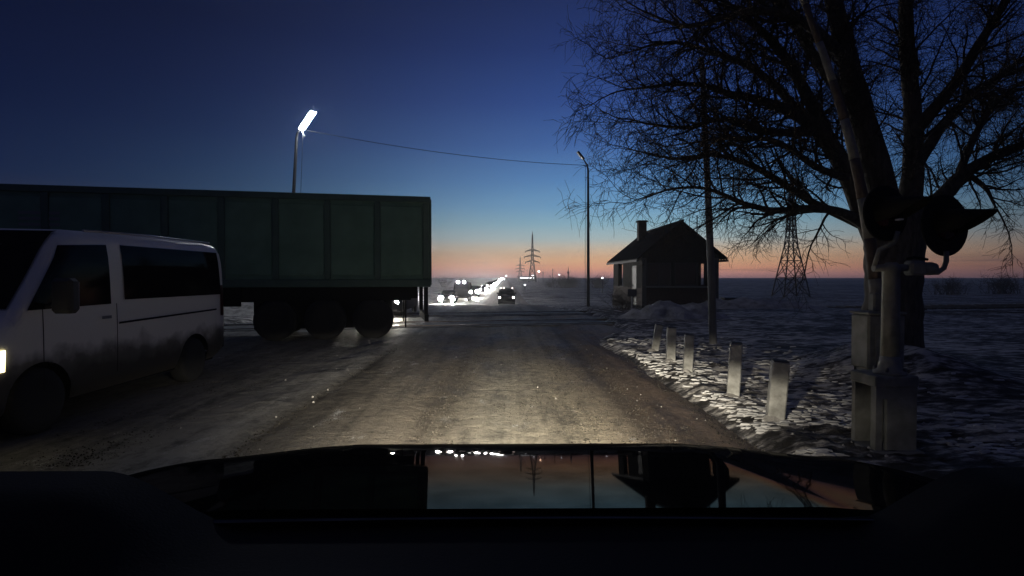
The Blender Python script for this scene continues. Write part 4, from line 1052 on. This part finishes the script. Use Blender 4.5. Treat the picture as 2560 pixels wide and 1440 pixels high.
def own_car():
    t=empty('own_car',(0.05,0,0))
    tilt=[(1.10,8.4),(1.23,8.5),(1.815,8.95),(2.0,10.5),(2.1,12.5),(2.3,20),(2.5,36),(2.65,60),(2.72,75)]
    ys=[1.16+i*.02 for i in range(79)]; prof=[(1.16,1.103+.07*math.tan(R(8.4)))]
    for a,b in zip(ys,ys[1:]): prof.append((b, prof[-1][1]-(b-a)*math.tan(R(interp(tilt,(a+b)/2)))))
    def hz(x,y):
        z=interp(prof,y); ax=abs(x)
        z-=.030*ss(.60,1.25,ax)+.004*ss(.62,.70,ax)
        z-=.5*max(0,ax-1.12)**1.6
        z-=.10*ss(1.8,2.8,y)*ss(.7,1.3,ax)
        return z
    xs=[-1.34+i*2.68/96 for i in range(97)]
    paint=coated('black_bonnet_paint',(.006,.006,.007),.08,.028)
    MB().grid(xs,ys,hz).build('bonnet',paint,t)
    # cowl strip at the foot of the windscreen
    m=MB(); pr=[]; n=12
    for i in range(n+1):
        a=R(-14+ (60)*i/n); pr.append((1.168+.045*math.sin(a)-.02, 1.058+.045*math.cos(a)))
    nx=40; vs=[]
    for j in range(nx+1):
        x=-1.4+2.8*j/nx; dy=-.05*(x/1.2)**2
        for (y,z) in pr: vs.append((x,y+dy,z-.0))
    k=n+1; m.add(vs,[(j*k+i,j*k+i+1,(j+1)*k+i+1,(j+1)*k+i) for j in range(nx) for i in range(n)],True)
    m.build('cowl',coated('cowl_plastic',(.008,.008,.009),.10,.03),t)
    # dashboard top, soft black with a shallow hood in front of the driver
    dm=mat('dash_plastic',(.010,.010,.011),.75,bump=.001,bscale=180,spec=.25)
    def dz(x,y):
        return 1.085-.07*ss(.72,.30,y)+.02*math.exp(-((x+.42)/.24)**2)*ss(1.0,.75,y)+.118*ss(.60,.90,abs(x-.03))*ss(.70,1.05,y)
    MB().grid([-1.7+i*.025 for i in range(137)],[.22+i*.02 for i in range(47)],dz).build('dashboard',dm,t)
    pass
    # the rest of the cabin: bulkhead, roof, doors and rear wall keep daylight off the dashboard
    MB().box(-1.30,1.30,1.19,2.2,.30,.80).build('engine_bay',dm,t); MB().box(-1.42,1.42,.20,1.15,.30,.98).build('bulkhead',dm,t)
    trim=mat('cabin_trim',(.02,.02,.021),.9)
    MB().cbox(-1.30,1.30,-2.2,.36,1.84,1.92,.03).build('roof',trim,t)
    for sd in (-1,1):
        MB().box(sd*1.36-.04,sd*1.36+.04,-2.2,1.12,.3,1.12).build('door',trim,t)
        MB().tube([(sd*1.36,1.16,1.08),(sd*1.30,.75,1.55),(sd*1.24,.36,1.86)],.05,8).build('pillar',trim,t)
    MB().box(-1.3,1.3,-2.25,-2.2,.3,1.9).build('rear_wall',trim,t)
    # front end below the bonnet
    MB().cbox(-1.15,1.15,2.55,2.76,.25,.62,.05).build('bumper',mat('own_bumper',(.01,.01,.011),.5),t)
    for sd in (-1,1):
        h=MB().cbox(sd*.72-.17,sd*.72+.17,2.60,2.74,.625,.76,.03).build('headlamp',mat('lamp_housing',(.3,.3,.3),.3),t)
        ld=bpy.data.lights.new('low_beam','SPOT'); ld.energy=OWN_BEAM; ld.spot_size=R(150); ld.spot_blend=.3; ld.color=(1,.91,.74); ld.shadow_soft_size=.05
        beam_profile(ld)
        lo=bpy.data.objects.new('low_beam',ld); COL.objects.link(lo); lo.parent=h; lo.location=(sd*.72,2.80,.69)
        lo.rotation_euler=Vector((0,1,-.25)).to_track_quat('-Z','Y').to_euler()
    return tag(t,'black bonnet and dark dashboard of the car we look out from','car')
own_car()

# ------------------------------------------------------------------ cold evening haze
def haze():
    o=MB().box(-930,930,-75,930,-2.7,34).build('haze',None,kind='stuff')
    m=bpy.data.materials.new('evening_haze'); m.use_nodes=True; N=m.node_tree.nodes; N.clear()
    v=N.new('ShaderNodeVolumePrincipled'); v.inputs['Color'].default_value=(.93,.93,.95,1); v.inputs['Density'].default_value=.0008; v.inputs['Anisotropy'].default_value=.6
    q=N.new('ShaderNodeOutputMaterial'); m.node_tree.links.new(v.outputs[0],q.inputs['Volume']); o.data.materials.append(m)
    tag(o,'thin cold haze hanging over the plain and the road')
haze()
